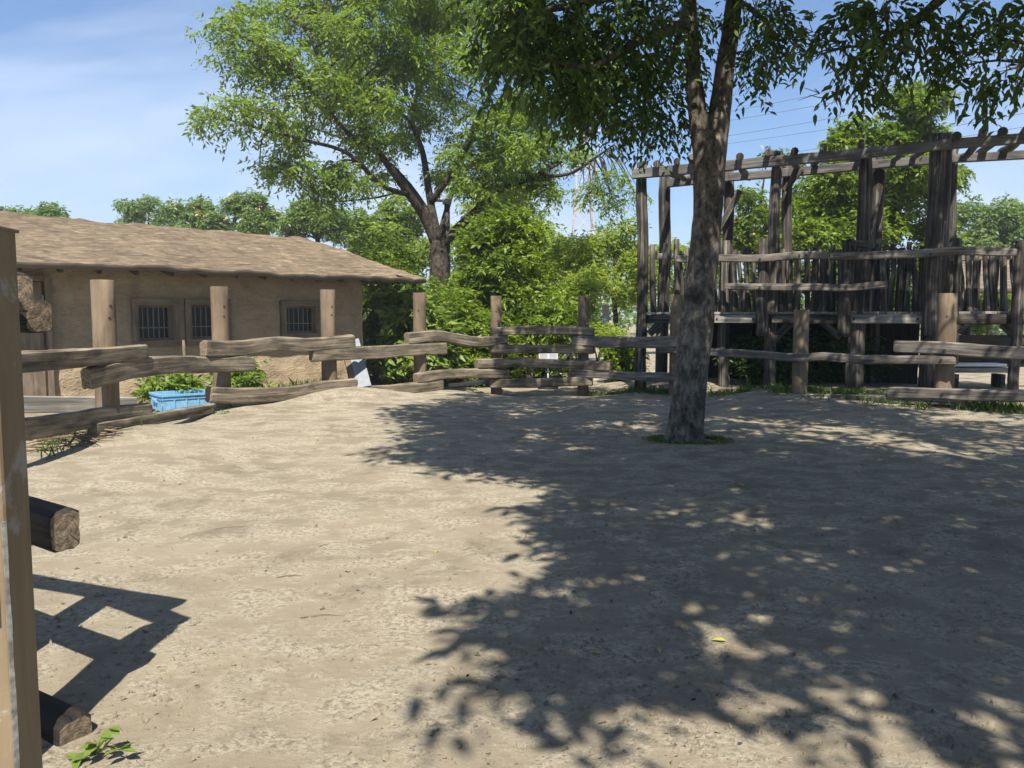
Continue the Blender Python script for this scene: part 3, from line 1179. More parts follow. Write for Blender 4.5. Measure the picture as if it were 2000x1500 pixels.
# welded seam along the front corner, bare galvanised metal
ws = MB()
wp = gc + ga * (w_ - 0.0020) - gb * (w_ - 0.0020)
for i in range(40):
    z0, z1 = 0.02 + 1.17 * i / 40, 0.02 + 1.17 * (i + 1) / 40
    ws.bar(wp + ez * z0, wp + ez * z1, 0.0062 + 0.003 * float(vnoise(i * 0.5, 2.0, 3)), 0.003, up=nrmz(ga - gb), cap=i in (0, 39))
ws.build('weld_seam', M['worn'], gp)

# ------------------------------------------------------------------ timber play structure


def PS(u, v, off=0.0):
    return P(u, v, (18.88 + off) / (1 + 0.479 * (u - 1000) / F))


play = empty('timber_play_tower', PS(1600, 760), 'tall weathered timber climbing frame with raised deck and stick railings', 'climbing frame')
pd_ = nrmz(np.array([1.0, -0.479, 0]))        # along its front
pn = nrmz(np.array([-0.479, -1.0, 0]))        # towards the yard


def tower_post(u, vt, wpx, off, vbase=None, lean=0.0, mat='old', top=None):
    pt = PS(u, vt, off)
    d = 0.80 * wpx * pt[1] / F
    if vbase is None:
        zb = gzf(pt[0], pt[1]) - 0.25
    else:
        zb = PS(u, vbase, off)[2]
    n = 12
    g0 = random.random() * 30
    path = []
    for i in range(n):
        k = i / (n - 1)
        path.append(np.array([pt[0] + 0.035 * float(vnoise(k * 4 + g0, 1.0)) * 2 + lean * (1 - k), pt[1] + 0.03 * float(vnoise(k * 4 + g0, 9.0)), zb + (pt[2] - zb) * k]))
    rad = [d / 2 * (1.06 - 0.10 * i / (n - 1)) for i in range(n)]
    rad[-1] *= 0.93
    mb = MB()
    mb.tube(path, rad, 16, up=(0, 1, 0), cap_mi=1, warp=bumpy(5, 0.06))
    return mb.build('post', [M[mat], M['end']], play)


FRONT = [(1256, 318, 27, 0), (1516, 296, 27, 0), (1692, 288, 31, 0), (1840, 263, 51, 0), (2075, 240, 40, 0)]
REAR = [(1300, 343, 29, 1.9), (1424, 334, 25, 1.9), (1541, 318, 24, 1.9), (1716, 300, 30, 1.9), (1862, 285, 28, 1.9)]
for a in FRONT + REAR:
    tower_post(*a)
# short thick rail posts bolted to the outside of the deck, and lower stilts
for (u, vt, w_p, vb) in ((1492, 466, 27, 655), (1657, 468, 29, 657), (1824, 500, 34, 655)):
    tower_post(u, vt, w_p, -0.45, vb)
for (u, vt, w_p) in ((1504, 642, 22), (1662, 640, 22), (1418, 470, 26)):
    tower_post(u, vt, w_p, -0.05 if u > 1450 else 0.2)
tower_post(1995, 470, 24, -0.4)


def beam_line(pts, off, hpx, th=0.12):
    for (ua, va), (ub, vb) in zip(pts[:-1], pts[1:]):
        a, b1 = PS(ua, va, off), PS(ub, vb, off)
        h = hpx * (a[1] + b1[1]) / 2 / F
        mb = MB()
        d_ = nrmz(b1 - a)
        mb.bar(a, b1 - d_ * 0.006, th, h, bev=0.012)
        mb.build('beam', M['beam'], play)


beam_line([(1236, 340), (1440, 322), (1692, 299), (1860, 281), (2100, 263)], -0.28, 19)
beam_line([(1304, 358), (1424, 346), (1541, 337), (1716, 321), (1862, 310), (2100, 297)], 1.62, 16)
random.seed(21)
for u in (1284, 1322, 1352, 1445, 1500, 1552, 1608, 1682, 1752, 1824, 1868, 1918, 1958, 2003):
    vf = np.interp(u, [1236, 1692, 2100], [340, 299, 263]) - 14
    a = PS(u, vf, -0.55)
    q = PS(u, vf, -0.28)
    c_ = q - pn * 1.9 - pd_ * random.uniform(-.12, .35)
    c_[2] = PS(u + 40, np.interp(u, [1304, 1716, 2100], [358, 321, 297]) - 10, 1.62)[2] + random.uniform(-.02, .1)
    b1 = c_ - pn * 0.35
    mb = MB()
    mid = (q + c_) / 2 + np.array([random.uniform(-.1, .1), 0, random.uniform(-.16, .05)])
    pth = spline([a + ez * random.uniform(0, .1), q, mid, c_, b1], 12)
    r0 = random.uniform(0.05, 0.075)
    mb.tube(pth, [r0 * (1 + 0.25 * float(vnoise(i * 0.7, u))) for i in range(12)], 9, cap_mi=1)
    mb.build('rung', [M['beam'], M['old']], play)

# deck of cross boards, fascia boards, joists
deck_z = PS(1600, 611, -0.2)[2]
pA, pB = PS(1262, 611, -0.2), PS(2080, 611, -0.2)
Ld = np.linalg.norm((pB - pA)[:2])
nb = int(Ld / 0.2)
for k in range(nb):
    p = pA + pd_ * (k + 0.5) * Ld / nb
    a = np.array([p[0], p[1], deck_z + random.uniform(-.004, .004)])
    mb = MB()
    mb.bar(a, a - pn * 1.95, Ld / nb - 0.014, 0.045)
    mb.build('deck_board', M['plank'], play)
for (ua, ub, mt) in ((1268, 1392, 'old'), (1396, 1476, 'plank'), (1508, 1640, 'old'), (1660, 1801, 'plank'), (1842, 2080, 'old')):
    a, b1 = PS(ua, 624, -0.28), PS(ub, 624, -0.28)
    a[2] = b1[2] = deck_z - 0.12
    mb = MB()
    mb.bar(a, b1, 0.05, 0.17, bev=0.006)
    fo = mb.build('fascia_board', M[mt], play)
    for q in (a + (b1 - a) * 0.06, b1 - (b1 - a) * 0.06):
        hb = MB()
        hb.tube([q + pn * 0.024, q + pn * 0.036], [0.022, 0.022], 9)
        hb.build('bolt', M['iron'], fo)
for o_ in (0.5, 1.6):
    mb = MB()
    a, b1 = PS(1262, 628, o_), PS(2080, 628, o_)
    a[2] = b1[2] = deck_z - 0.13
    mb.bar(a, b1, 0.12, 0.19)
    mb.build('joist', M['old'], play)
# braces under the deck
for (ua, va, ub, vb, o1, w_b) in ((1268, 652, 1302, 618, -0.1, 0.16), (1512, 664, 1548, 626, -0.1, 0.15), (1604, 628, 1642, 660, -0.05, 0.12), (1958, 632, 1999, 672, -0.1, 0.15), (1872, 650, 1900, 628, -0.05, 0.09),
                                  (1392, 470, 1446, 372, 1.6, 0.14), (1532, 372, 1566, 330, 1.5, 0.12)):
    mb = MB()
    mb.bar(PS(ua, va, o1), PS(ub, vb, o1), w_b, 0.06, up=pn, bev=0.008)
    mb.build('brace', M['old'], play)

# stick railings: front and back rows
random.seed(33)


def stick(u, v0, v1, off, r, mat='old', lean=0.0):
    a, b1 = PS(u + lean, v0, off), PS(u, v1, off)
    n = 6
    g0 = random.random() * 50
    path = []
    for i in range(n):
        k = i / (n - 1)
        q = a * (1 - k) + b1 * k
        q = q + pd_ * 0.028 * float(vnoise(k * 2.5 + g0, 3.0)) * 2
        path.append(q)
    mb = MB()
    mb.tube(path, [r * (1.1 - 0.25 * i / (n - 1)) for i in range(n)], 7, up=(0, 1, 0), warp=bumpy(7, 0.1))
    mb.build('baluster', M[mat], play)


u = 1276
while u < 2010:
    near_post = any(abs(u - q) < 14 for q in (1492, 1657, 1820, 1256))
    if not near_post:
        tall = random.choice([0, 0, 0, 1, 2])
        top = 492 - random.uniform(-6, 9) - tall * 9
        stick(u, 625 if u < 1330 or u > 1840 else 616, top, -0.02 + random.uniform(-.03, .03), random.uniform(0.042, 0.074), 'old', random.uniform(-6, 6) - (10 if 1290 < u < 1300 else 0))
    u += random.uniform(14, 25)
u = 1330
while u < 2010:
    stick(u, 622, 494 - random.uniform(-8, 10), 1.75, random.uniform(0.040, 0.066), 'old', random.uniform(-5, 5))
    u += random.uniform(12, 21)


def top_rail(px, th, off, mat, bolts=()):
    pts = [PS(u, v, off) for u, v in px]
    L = np.linalg.norm(pts[-1] - pts[0])
    path = spline(pts, max(8, int(L / 0.16)))
    z = pts[0][1]
    bl = []
    for bu, bv in bolts:
        q = PS(bu, bv, off)
        bl.append((q + pn * 0.07, pn))
    rail_mesh(path, th * z / F, 0.14, [M[mat], M['end']], play, 4, bl, 0.85)


top_rail([(1322, 506), (1400, 504), (1480, 505), (1560, 499), (1618, 499)], 14, -0.62, 'rail_grey', [(1485, 506), (1562, 499), (1575, 499)])
top_rail([(1622, 501), (1700, 499), (1800, 495), (1880, 490), (1986, 493)], 15, -0.62, 'rail_grey', [(1657, 501), (1817, 497), (1929, 491)])
top_rail([(1417, 559), (1500, 561), (1600, 561), (1660, 562), (1732, 555)], 13, -0.62, 'rail_grey', [(1452, 560), (1485, 561), (1652, 562), (1687, 562)])
top_rail([(1278, 500), (1345, 501)], 11, 1.6, 'rail_grey')
top_rail([(1840, 505), (2010, 500)], 11, 1.6, 'rail_grey')
# seat block on the rail post
mb = MB()
mb.bar(PS(1664, 475, -0.5), PS(1697, 478, -0.5), 0.2, 0.12, bev=0.01)
mb.build('seat_block', M['old'], play)
# added dark planks standing in for the black shade under the deck
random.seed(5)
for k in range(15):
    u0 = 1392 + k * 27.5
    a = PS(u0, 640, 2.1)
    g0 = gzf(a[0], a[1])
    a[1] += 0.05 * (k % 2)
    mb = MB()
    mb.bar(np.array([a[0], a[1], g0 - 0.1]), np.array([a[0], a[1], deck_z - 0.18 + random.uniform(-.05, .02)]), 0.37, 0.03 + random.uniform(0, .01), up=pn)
    mb.build('shade_plank', M['dark'], play)

# ------------------------------------------------------------------ small shelter behind, right
sh = empty('thatched_shelter', P(1960, 640, 24), 'low open shelter with grey thatched roof seen through the stick railing', 'shelter')
A, B = P(1835, 562, 22.5), P(2140, 566, 22.5)
Cc, D = P(2140, 490, 25.5), P(1870, 492, 25.5)
mb = MB()
o, Q = roof_patch(A, B, Cc, D, 50, 24, 'roof', sh, 3)
o.data.materials[0] = M['thatch_grey']
rim = Q[:, 0]
low = rim.copy()
low[:, 2] -= 0.15
inn = low + np.array([0, 1.0, 0.1])
grid_mesh('eave', np.stack([rim + np.array([0, -0.004, 0]), low, inn], 1).reshape(-1, 3), len(rim), 3, M['thatch_grey'], sh, False)
for (u, y) in ((1868, 23), (1990, 23), (2110, 23), (1890, 25.4), (2110, 25.4)):
    p = P(u, 560, y)
    mb = MB()
    mb.tube([np.array([p[0], y, gzf(p[0], y) - 0.1]), np.array([p[0], y, p[2] + 0.05])], [0.13, 0.12], 10)
    mb.build('post', M['dark'], sh)
p = P(1960, 600, 24.8)
mb = MB()
mb.box((p[0], 24.9, 0.5), 3.4, 0.4, 0.9)
mb.build('counter', M['dark'], sh)
# white topped bench and plain box under the rail on the right
bn = empty('bench', P(1900, 760, 16.3), 'low bench with pale top board behind the fence rails at right', 'bench')
for (uu, vv, wd, hh_, mt) in ((1900, 712, 1.15, 0.05, 'white'), (1905, 722, 1.2, 0.10, 'plank')):
    p = P(uu, vv, 16.2)
    mb = MB()
    mb.box(p, wd, 0.4, hh_)
    mb.build('seat' if mt == 'white' else 'apron', M[mt], bn)
for uu in (1860, 1950):
    p = P(uu, 730, 16.2)
    g0 = gzf(p[0], p[1])
    mb = MB()
    mb.box((p[0], p[1], (g0 + p[2]) / 2 - 0.05), 0.09, 0.34, p[2] - g0 + 0.1)
    mb.build('leg', M['old'], bn)

# ------------------------------------------------------------------ trees
# the forked tree in the yard
TB = P(1336, 860, 9.7)
TB[2] = gzf(TB[0], TB[1])


def T(u, v, y=9.7):
    return P(u, v, y)


yard = empty('forked_tree', TB, 'forked grey trunk standing in the sandy yard with dark leaves hanging above', 'tree')
mb = MB()
prof = [(1334, 880, 96), (1336, 862, 90), (1338, 845, 82), (1342, 800, 78), (1347, 750, 75), (1354, 690, 74), (1362, 620, 73), (1369, 550, 68), (1378, 470, 64), (1383, 400, 64), (1385, 330, 66), (1387, 280, 62), (1388, 240, 50), (1389, 222, 26)]
path = [T(u, v) for u, v, w in prof]
path = spline(path, 46)
wid = np.interp(np.linspace(0, len(prof) - 1, 46), range(len(prof)), [w * 0.86 * 9.7 / F / 2 for _, _, w in prof])
g0 = 3.3


def trunk_warp(i, j):
    a = 2 * math.pi * j / 40
    k = max(0.0, 1 - i / 14)
    w = 1 + 0.045 * 2 * float(vnoise(i * 0.45, j * 0.5, 4)) + 0.03 * 2 * float(vnoise(i * 1.1, j * 1.0, 6))
    # two buttresses with a deep cleft on the yard side near the foot
    da = (a - R(262) + math.pi) % (2 * math.pi) - math.pi
    w -= 0.34 * math.exp(-(da / 0.16) ** 2) * max(0.0, 1 - i / 22)
    w += k * k * (0.16 * math.cos(5 * a + 0.6) + 0.08)
    return w


mb.tube(path, list(wid), 40, up=(0, 1, 0), warp=trunk_warp)
ls, lr = limb(mb, [T(1381, 380), T(1374, 300), T(1363, 225), T(1355, 150), T(1350, 60), T(1340, -60, 9.5), T(1300, -200, 9.0), T(1240, -330, 8.2)], 0.145, 0.05, 18, 40, 0.05)
rs, rr_ = limb(mb, [T(1386, 380), T(1394, 300), T(1405, 225), T(1414, 150), T(1427, 60), T(1444, -60, 9.7), T(1490, -230, 10), T(1560, -420, 10.4)], 0.175, 0.06, 18, 40, 0.05)
nodes = list(zip(ls, lr))[16:] + list(zip(rs, rr_))[16:]
for pts, r0, r1 in [([T(1349, 40), T(1300, 60, 9.2), T(1230, 90, 8.8), T(1150, 130, 8.4), T(1060, 110, 8.2)], 0.07, 0.02),
                    ([T(1345, -20), T(1250, -20, 8.9), T(1120, 10, 8.4), T(1000, 30, 8.2)], 0.08, 0.02),
                    ([T(1346, -10), T(1310, 120, 10.2), T(1270, 190, 10.2), T(1200, 210, 9.8)], 0.05, 0.015),
                    ([T(1436, 0), T(1470, 20, 9.4), T(1510, 60, 9.2), T(1530, 110, 9.1)], 0.045, 0.012),
                    ([T(1444, -60), T(1600, -180, 9), T(1800, -280, 8), T(1950, -330, 7)], 0.10, 0.03),
                    ([T(1330, -100), T(1150, -330, 7.5), T(1000, -520, 6.3), T(850, -650, 5.8)], 0.10, 0.03),
                    ([T(1460, -150), T(1500, -500, 8), T(1560, -900, 6.4)], 0.09, 0.03),
                    ([T(1460, -150), T(1400, -420, 11), T(1300, -520, 12)], 0.09, 0.03),
                    ([T(1490, -230), T(1700, -420, 10.5), T(1900, -520, 11)], 0.09, 0.03)]:
    p1, r1_ = limb(mb, pts, r0, r1, 8)
    nodes += list(zip(p1, r1_))
vis = []
g2 = np.random.default_rng(5)
for (u, v, r, y) in [(1290, 40, 0.42, 9.4), (1235, 90, 0.45, 9.0), (1170, 60, 0.45, 8.7), (1095, 70, 0.42, 8.4), (1030, 50, 0.4, 8.2), (1010, 110, 0.34, 8.2), (1080, 140, 0.38, 8.5), (1150, 150, 0.42, 8.8), (1225, 170, 0.42, 9.4),
                     (1285, 130, 0.4, 9.8), (1300, 200, 0.36, 10.2), (1240, 230, 0.36, 10.0), (1175, 215, 0.36, 9.4), (1120, 190, 0.3, 9.0), (1290, 255, 0.26, 10.2), (1330, 110, 0.3, 10.4), (1325, 30, 0.35, 10.2),
                     (960, 20, 0.3, 8.2), (1060, 0, 0.42, 8.2), (1200, 10, 0.4, 8.6), (1480, 20, 0.36, 9.4), (1500, 80, 0.26, 9.3), (1470, 110, 0.22, 9.6), (1520, 40, 0.24, 9.2), (1478, 150, 0.13, 9.4), (940, 95, 0.2, 8.3)]:
    vis.append((T(u, v, y), np.array([r, r, r * 0.72])))
# the part of the crown above the frame; it shades the yard
TAN = math.tan(SUN_EL)


def shade_clump(sx, sy, h, r):
    return (np.array([sx - SHX * h / TAN, sy - h / TAN, h]), np.array([r, r, r * 0.6]))


def left_edge(y):
    return float(np.interp(y, [2.55, 2.62, 2.78, 2.92, 3.05, 3.3, 3.6, 4.05, 4.35, 4.65, 5.05, 5.6, 6.1, 6.6, 7.0, 7.4, 7.7, 8.1, 8.5, 9.2, 10.2, 11.5, 12.5, 14, 16],
                           [2.6, 1.75, 1.0, 0.55, -0.2, -0.42, -0.40, -0.22, 0.1, 0.42, 0.20, 0.10, 0.02, 0.28, 0.45, 0.15, -0.4, -1.1, -1.55, -1.3, -1.3, -1.7, -1.9, -1.4, -1.0]))


hid = []
for ey in np.arange(7.55, 13.0, 0.26):
    for q in (0.0, 0.55):
        r = g2.uniform(0.36, 0.55)
        ex = max(left_edge(ey - r * 0.5), left_edge(ey), left_edge(ey + r * 0.5)) + r * 1.05 + q
        hid.append(shade_clump(ex, ey, g2.uniform(6.2, 7.4) + max(0, ey - 11) * 0.5, r))
n_try = 0
while len(hid) < 185 and n_try < 12000:
    n_try += 1
    sy = g2.uniform(7.4, 18.8)
    sx = g2.uniform(-2.2, 8.5)
    if sx < -1.9 + max(0, sy - 13) * 0.35 or (sx > 3.2 and sy < 14 and g2.random() < 0.55):
        continue
    r = g2.uniform(0.45, 0.95)
    if sx - r * 0.9 < max(left_edge(sy - r * 0.7), left_edge(sy), left_edge(sy + r * 0.7)):
        continue
    h = g2.uniform(5.8, 8.4) + max(0, sy - 13) * 0.3
    c, rad = shade_clump(sx, sy, h, r)
    ht = c[2] - (9.6 - c[1]) * TAN
    if 0 < ht < 5.2 and abs(c[0] - 2.3) < r + 0.3 and h > 0 and (int(sx * 977) % 10) < 5:
        continue
    uu, vv, ff = project(c[None])
    if vv[0] + (1.15 * r + 0.4) * F / ff[0] > -5:
        continue
    hid.append((c, rad))
twigs_to(mb, nodes, vis, 0.02, g2, 5)
twigs_to(mb, nodes, hid, 0.02, g2, 3)
mb.build('trunk', M['bark'], yard)
lv = sprig_leaves(vis, 1250, 9, 0.30, 0.088, 0.036, 0.55, 0.2, g2)
uu, vv, ff = project(lv[0])
inside = np.where((uu > 880) & (uu < 1990) & (vv > 5) & (vv < 330))[0]
pick = inside[np.argsort(ff[inside] + g2.random(len(inside)) * 1.6)][:300]
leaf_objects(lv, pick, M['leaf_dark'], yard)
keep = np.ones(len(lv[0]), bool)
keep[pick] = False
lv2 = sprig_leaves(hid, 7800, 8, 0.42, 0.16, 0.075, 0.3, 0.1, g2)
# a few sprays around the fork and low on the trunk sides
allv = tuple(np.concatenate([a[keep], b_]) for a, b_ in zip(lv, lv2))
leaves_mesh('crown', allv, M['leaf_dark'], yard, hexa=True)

# the tree whose trunk stands right of the camera, boughs reaching over
g3 = np.random.default_rng(17)
NB = np.array([7.2, 1.2, 0.0])
over = empty('overhanging_tree', NB, 'tree reaching in from the right, its leafy boughs hanging across the top right corner', 'tree')
mb = MB()
nodes = []
for pts, r0, r1 in [([NB - ez * 0.2, NB + np.array([-0.1, 0.1, 1.5]), NB + np.array([-0.2, 0.3, 3.2]), NB + np.array([-0.5, 0.3, 5.0]), NB + np.array([-1.0, 0.2, 6.6])], 0.30, 0.10),
                    ([NB + np.array([-0.2, 0.3, 3.4]), NB + np.array([-0.4, 2.2, 4.4]), P(2050, -60, 5.4), P(1900, -50, 6.2), P(1800, 30, 6.6), P(1700, 90, 6.8)], 0.12, 0.02),
                    ([P(2050, -60, 5.4), P(2080, 60, 6.2), P(1990, 130, 6.8)], 0.06, 0.015),
                    ([NB + np.array([-0.4, 0.3, 4.4]), NB + np.array([-2, -0.8, 5.6]), NB + np.array([-4.2, -1.2, 6.3]), NB + np.array([-6.2, -1.5, 6.6])], 0.14, 0.03),
                    ([NB + np.array([-0.4, 0.3, 4.6]), NB + np.array([-2, 0.8, 6.0]), NB + np.array([-4.5, 1.2, 6.8]), NB + np.array([-6.4, 1.4, 7.0])], 0.13, 0.03),
                    ([NB + np.array([-0.5, 0.3, 5.0]), NB + np.array([-1.2, -2, 6.4]), NB + np.array([-3.0, -3.0, 7.0])], 0.12, 0.03),
                    ([NB + np.array([-0.5, 0.3, 5.0]), NB + np.array([0.8, 1.2, 6.4]), NB + np.array([1.2, 2.5, 6.8])], 0.12, 0.03)]:
    p1, r1_ = limb(mb, pts, r0, r1, 12 if r0 > 0.2 else 8)
    nodes += list(zip(p1, r1_))[3:]
vis = []
for (u, v, r, y) in [(1660, 30, 0.22, 6.8), (1640, 90, 0.18, 6.8), (1720, 20, 0.26, 6.7), (1700, 90, 0.22, 6.7), (1780, 40, 0.26, 6.6), (1840, 60, 0.26, 6.5), (1770, 110, 0.24, 6.6), (1830, 140, 0.2, 6.6), (1690, 150, 0.16, 6.8),
                     (1640, 170, 0.10, 6.9), (1710, 165, 0.10, 6.8), (1900, 90, 0.2, 6.5), (1890, 20, 0.22, 6.4), (1950, 110, 0.24, 6.5), (1985, 60, 0.3, 6.2), (1975, 160, 0.2, 6.6), (1930, 170, 0.14, 6.7), (2010, 20, 0.3, 6.1), (1600, 60, 0.14, 6.9), (1820, 165, 0.1, 6.6), (1590, 110, 0.10, 7.0)]:
    vis.append((P(u, v, y), np.array([r, r, r * 0.7])))
hid = []
n_try = 0
for ey in np.arange(2.75, 8.2, 0.22):
    r = g3.uniform(0.32, 0.46)
    ex = max(left_edge(ey - r * 0.5), left_edge(ey), left_edge(ey + r * 0.5)) + r * 1.15
    hid.append(shade_clump(ex, ey, g3.uniform(5.4, 6.4), r))
while len(hid) < 190 and n_try < 12000:
    n_try += 1
    sy = g3.uniform(2.2, 8.4)
    sx = g3.uniform(-0.5, 8.5)
    r = g3.uniform(0.32, 0.8)
    if sx - r * 0.92 < max(left_edge(sy - r * 0.75), left_edge(sy), left_edge(sy + r * 0.75)):
        continue
    h = g3.uniform(5.2, 7.6)
    c, rad = shade_clump(sx, sy, h, r)
    ht = c[2] - (9.6 - c[1]) * TAN
    if 0 < ht < 5.2 and abs(c[0] - 2.3) < r + 0.3 and h > 0 and (int(sx * 977) % 10) < 5:
        continue
    uu, vv, ff = project(c[None])
    if ff[0] > 0.3 and vv[0] + (1.15 * r + 0.4) * F / ff[0] > -5 and uu[0] < 2150:
        continue
    hid.append((c, rad))
twigs_to(mb, nodes, vis, 0.014, g3, 6)
twigs_to(mb, nodes, hid, 0.02, g3, 3)
# bare twigs at the left tips
for (u, v) in ((1560, 55), (1540, 105), (1580, 185), (1545, 75)):
    s = P(1650, 80 if v < 150 else 175, 6.9)
    e = P(u, v, 6.9)
    mb.tube(spline([s, (s + e) / 2 + np.array([0, 0, -0.05]), e], 5), [0.007, 0.006, 0.005, 0.004, 0.002], 5)
    for k in range(4):
        e2_ = e + np.array([random.uniform(-.1, .12), 0, random.uniform(-.08, .12)])
        q = s * 0.3 + e * 0.7
        mb.tube([q, e2_], [0.004, 0.002], 4)
mb.build('trunk', M['bark'], over)
lv = sprig_leaves(vis, 240, 9, 0.24, 0.088, 0.036, 0.6, 0.1, g3)
uu, vv, ff = project(lv[0])
inside = np.where((uu > 1540) & (uu < 1998) & (vv > 3))[0]
pick = inside[np.argsort(ff[inside] + g3.random(len(inside)) * 0.8)][:300]
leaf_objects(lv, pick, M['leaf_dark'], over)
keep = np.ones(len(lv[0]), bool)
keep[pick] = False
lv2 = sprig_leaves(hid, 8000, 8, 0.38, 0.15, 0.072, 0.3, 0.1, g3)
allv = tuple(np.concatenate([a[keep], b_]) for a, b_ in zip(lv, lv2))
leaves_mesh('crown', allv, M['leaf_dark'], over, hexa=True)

# the big spreading tree behind the fence
CY = 24.0
random.seed(3)


def c3(u, v, dy=0.0):
    return P(u, v, CY + dy)


CB = c3(860, 690)
CB[2] = gzf(CB[0], CB[1])
limbs = [([CB - ez * 0.2, c3(860, 600), c3(858, 520), c3(856, 470)], 0.386, 0.256),
         ([c3(853, 480), c3(828, 425, -0.3), c3(792, 370, -0.8), c3(742, 300, -1.4), c3(690, 222, -2), c3(640, 150, -2.5), c3(600, 60, -3)], 0.170, 0.032),
         ([c3(856, 470), c3(840, 390, 0.3), c3(826, 300, 0.8), c3(806, 230, 1.2), c3(830, 130, 1.6), c3(860, 40, 2)], 0.148, 0.032),
         ([c3(842, 395, 0.2), c3(900, 310, -0.4), c3(950, 200, -1), c3(985, 110, -1.5), c3(1010, 20, -2)], 0.111, 0.024),
         ([c3(864, 475), c3(930, 412, 0.3), c3(985, 365, 0.6), c3(1045, 345, 0.8), c3(1115, 300, 1), c3(1160, 250, 1.2)], 0.163, 0.040),
         ([c3(1045, 345, 0.8), c3(1110, 340, 0), c3(1160, 310, -0.6), c3(1200, 282, -1)], 0.067, 0.024),
         ([c3(800, 380, -0.7), c3(745, 362, -1.6), c3(680, 300, -2.4), c3(600, 275, -3), c3(520, 255, -3.6), c3(450, 235, -4)], 0.089, 0.020),
         ([c3(846, 430, 0.2), c3(790, 350, 1.2), c3(720, 290, 2.2), c3(640, 260, 3), c3(560, 235, 3.4)], 0.096, 0.024),
         ([c3(742, 300, -1.4), c3(690, 270, -2.2), c3(620, 190, -3), c3(540, 110, -3.6), c3(450, 60, -4)], 0.067, 0.020),
         ([c3(860, 460, 0.2), c3(890, 350, 1.6), c3(930, 260, 3), c3(1000, 160, 4)], 0.111, 0.024),
         ([c3(985, 365, 0.6), c3(1000, 290, 1.5), c3(1060, 210, 2.2), c3(1100, 120, 2.6)], 0.067, 0.024),
         ([c3(792, 370, -0.8), c3(740, 385, -1.2), c3(680, 392, -1.8), c3(620, 398, -2.2)], 0.044, 0.016),
         ([c3(930, 412, 0.3), c3(950, 340, -0.6), c3(985, 290, -1.2), c3(1010, 230, -1.6)], 0.052, 0.016)]
PADS = [(432, 52, 42, 34, -4), (500, 70, 60, 42, -3.6), (560, 120, 60, 46, -3.4), (640, 60, 80, 55, -2.6), (620, 150, 70, 46, -3), (740, 90, 90, 60, -2), (820, 110, 80, 60, -1), (880, 90, 80, 60, 1.6), (960, 130, 90, 60, -1.4),
        (520, 30, 60, 40, -3), (470, 120, 46, 34, -3.8), (590, 20, 80, 40, -2), (500, 130, 50, 34, -3.6), (450, 218, 56, 34, -4), (410, 235, 34, 28, -4), (520, 225, 60, 34, -3.6), (560, 265, 46, 26, -3), (600, 215, 50, 34, -3), (690, 190, 80, 48, -2.4), (770, 190, 80, 46, 0),
        (690, 250, 60, 30, -2), (840, 230, 60, 36, 1), (580, 320, 60, 28, -3), (520, 318, 36, 20, -3.2), (640, 335, 56, 30, -2.4), (700, 340, 50, 30, -2), (650, 385, 56, 28, -2), (740, 330, 46, 26, 1.5), (770, 280, 46, 26, 2),
        (950, 290, 70, 40, -0.6), (1000, 330, 70, 36, 0.4), (930, 340, 46, 26, 0.6), (1050, 280, 56, 32, 1), (1080, 220, 70, 50, 2), (1140, 200, 60, 50, 1.6), (1000, 60, 90, 60, -1.6), (1090, 110, 80, 60, 2.6), (1180, 140, 60, 60, 2),
        (900, 20, 80, 50, 1.8), (800, 40, 60, 40, 2), (720, 140, 60, 40, 3), (560, 240, 46, 30, 3.4), (1010, 210, 60, 44, 3.6), (960, 210, 60, 40, -1), (1160, 370, 32, 22, -1), (1195, 400, 26, 20, -1), (1120, 310, 40, 24, 1), (1200, 345, 30, 18, -1.2), (1235, 380, 24, 16, -1), (1050, 340, 40, 24, 0.8), (1080, 370, 30, 18, 0.6), (900, 270, 46, 26, 2.6),
        (930, 360, 50, 28, -1.6), (1000, 300, 60, 34, -1.6), (960, 250, 50, 30, -1.8), (890, 300, 40, 24, -1.2), (880, 340, 40, 22, 2.2), (700, -30, 110, 40, -2), (860, -40, 110, 40, 0), (1020, -30, 110, 50, 0), (870, 180, 60, 36, 2.4), (660, 110, 60, 40, 3)]
cl_ = []
for (u, v, ru, rv, dy) in PADS:
    y = CY + dy
    c = P(u, v, y)
    rx, rz = ru * y / F, rv * y / F
    cl_ += blob(c, (rx, rx * 0.9, rz), 5, rx * 0.34, rx * 0.56, rng, 0.2)
tree('spreading_tree', 'large spreading tree with open light green crown and branching trunk behind the fence', CB, limbs, cl_, 12500, 9, 0.40, 0.14, 0.052, M['leaf_mid'], M['bark_dark'], 0.35, twr=0.022, subs=3)

# ------------------------------------------------------------------ shrubs and trees beyond the fence


def px_shrub(name, label, u, v, ru, rv, y, ncl, n, L, mat='leaf_shrub', nl=9, tw=0.3, droop=0.1, dep=None, **kw):
    c = P(u, v, y)
    k = y / F
    rad = (ru * k, (dep or ru * k * 0.8), rv * k)
    r0 = min(rad) * 0.34
    return shrub(name, label, c, rad, ncl, (r0, r0 * 1.7), n, nl, tw, L, L * 0.42, M[mat], droop, **kw)


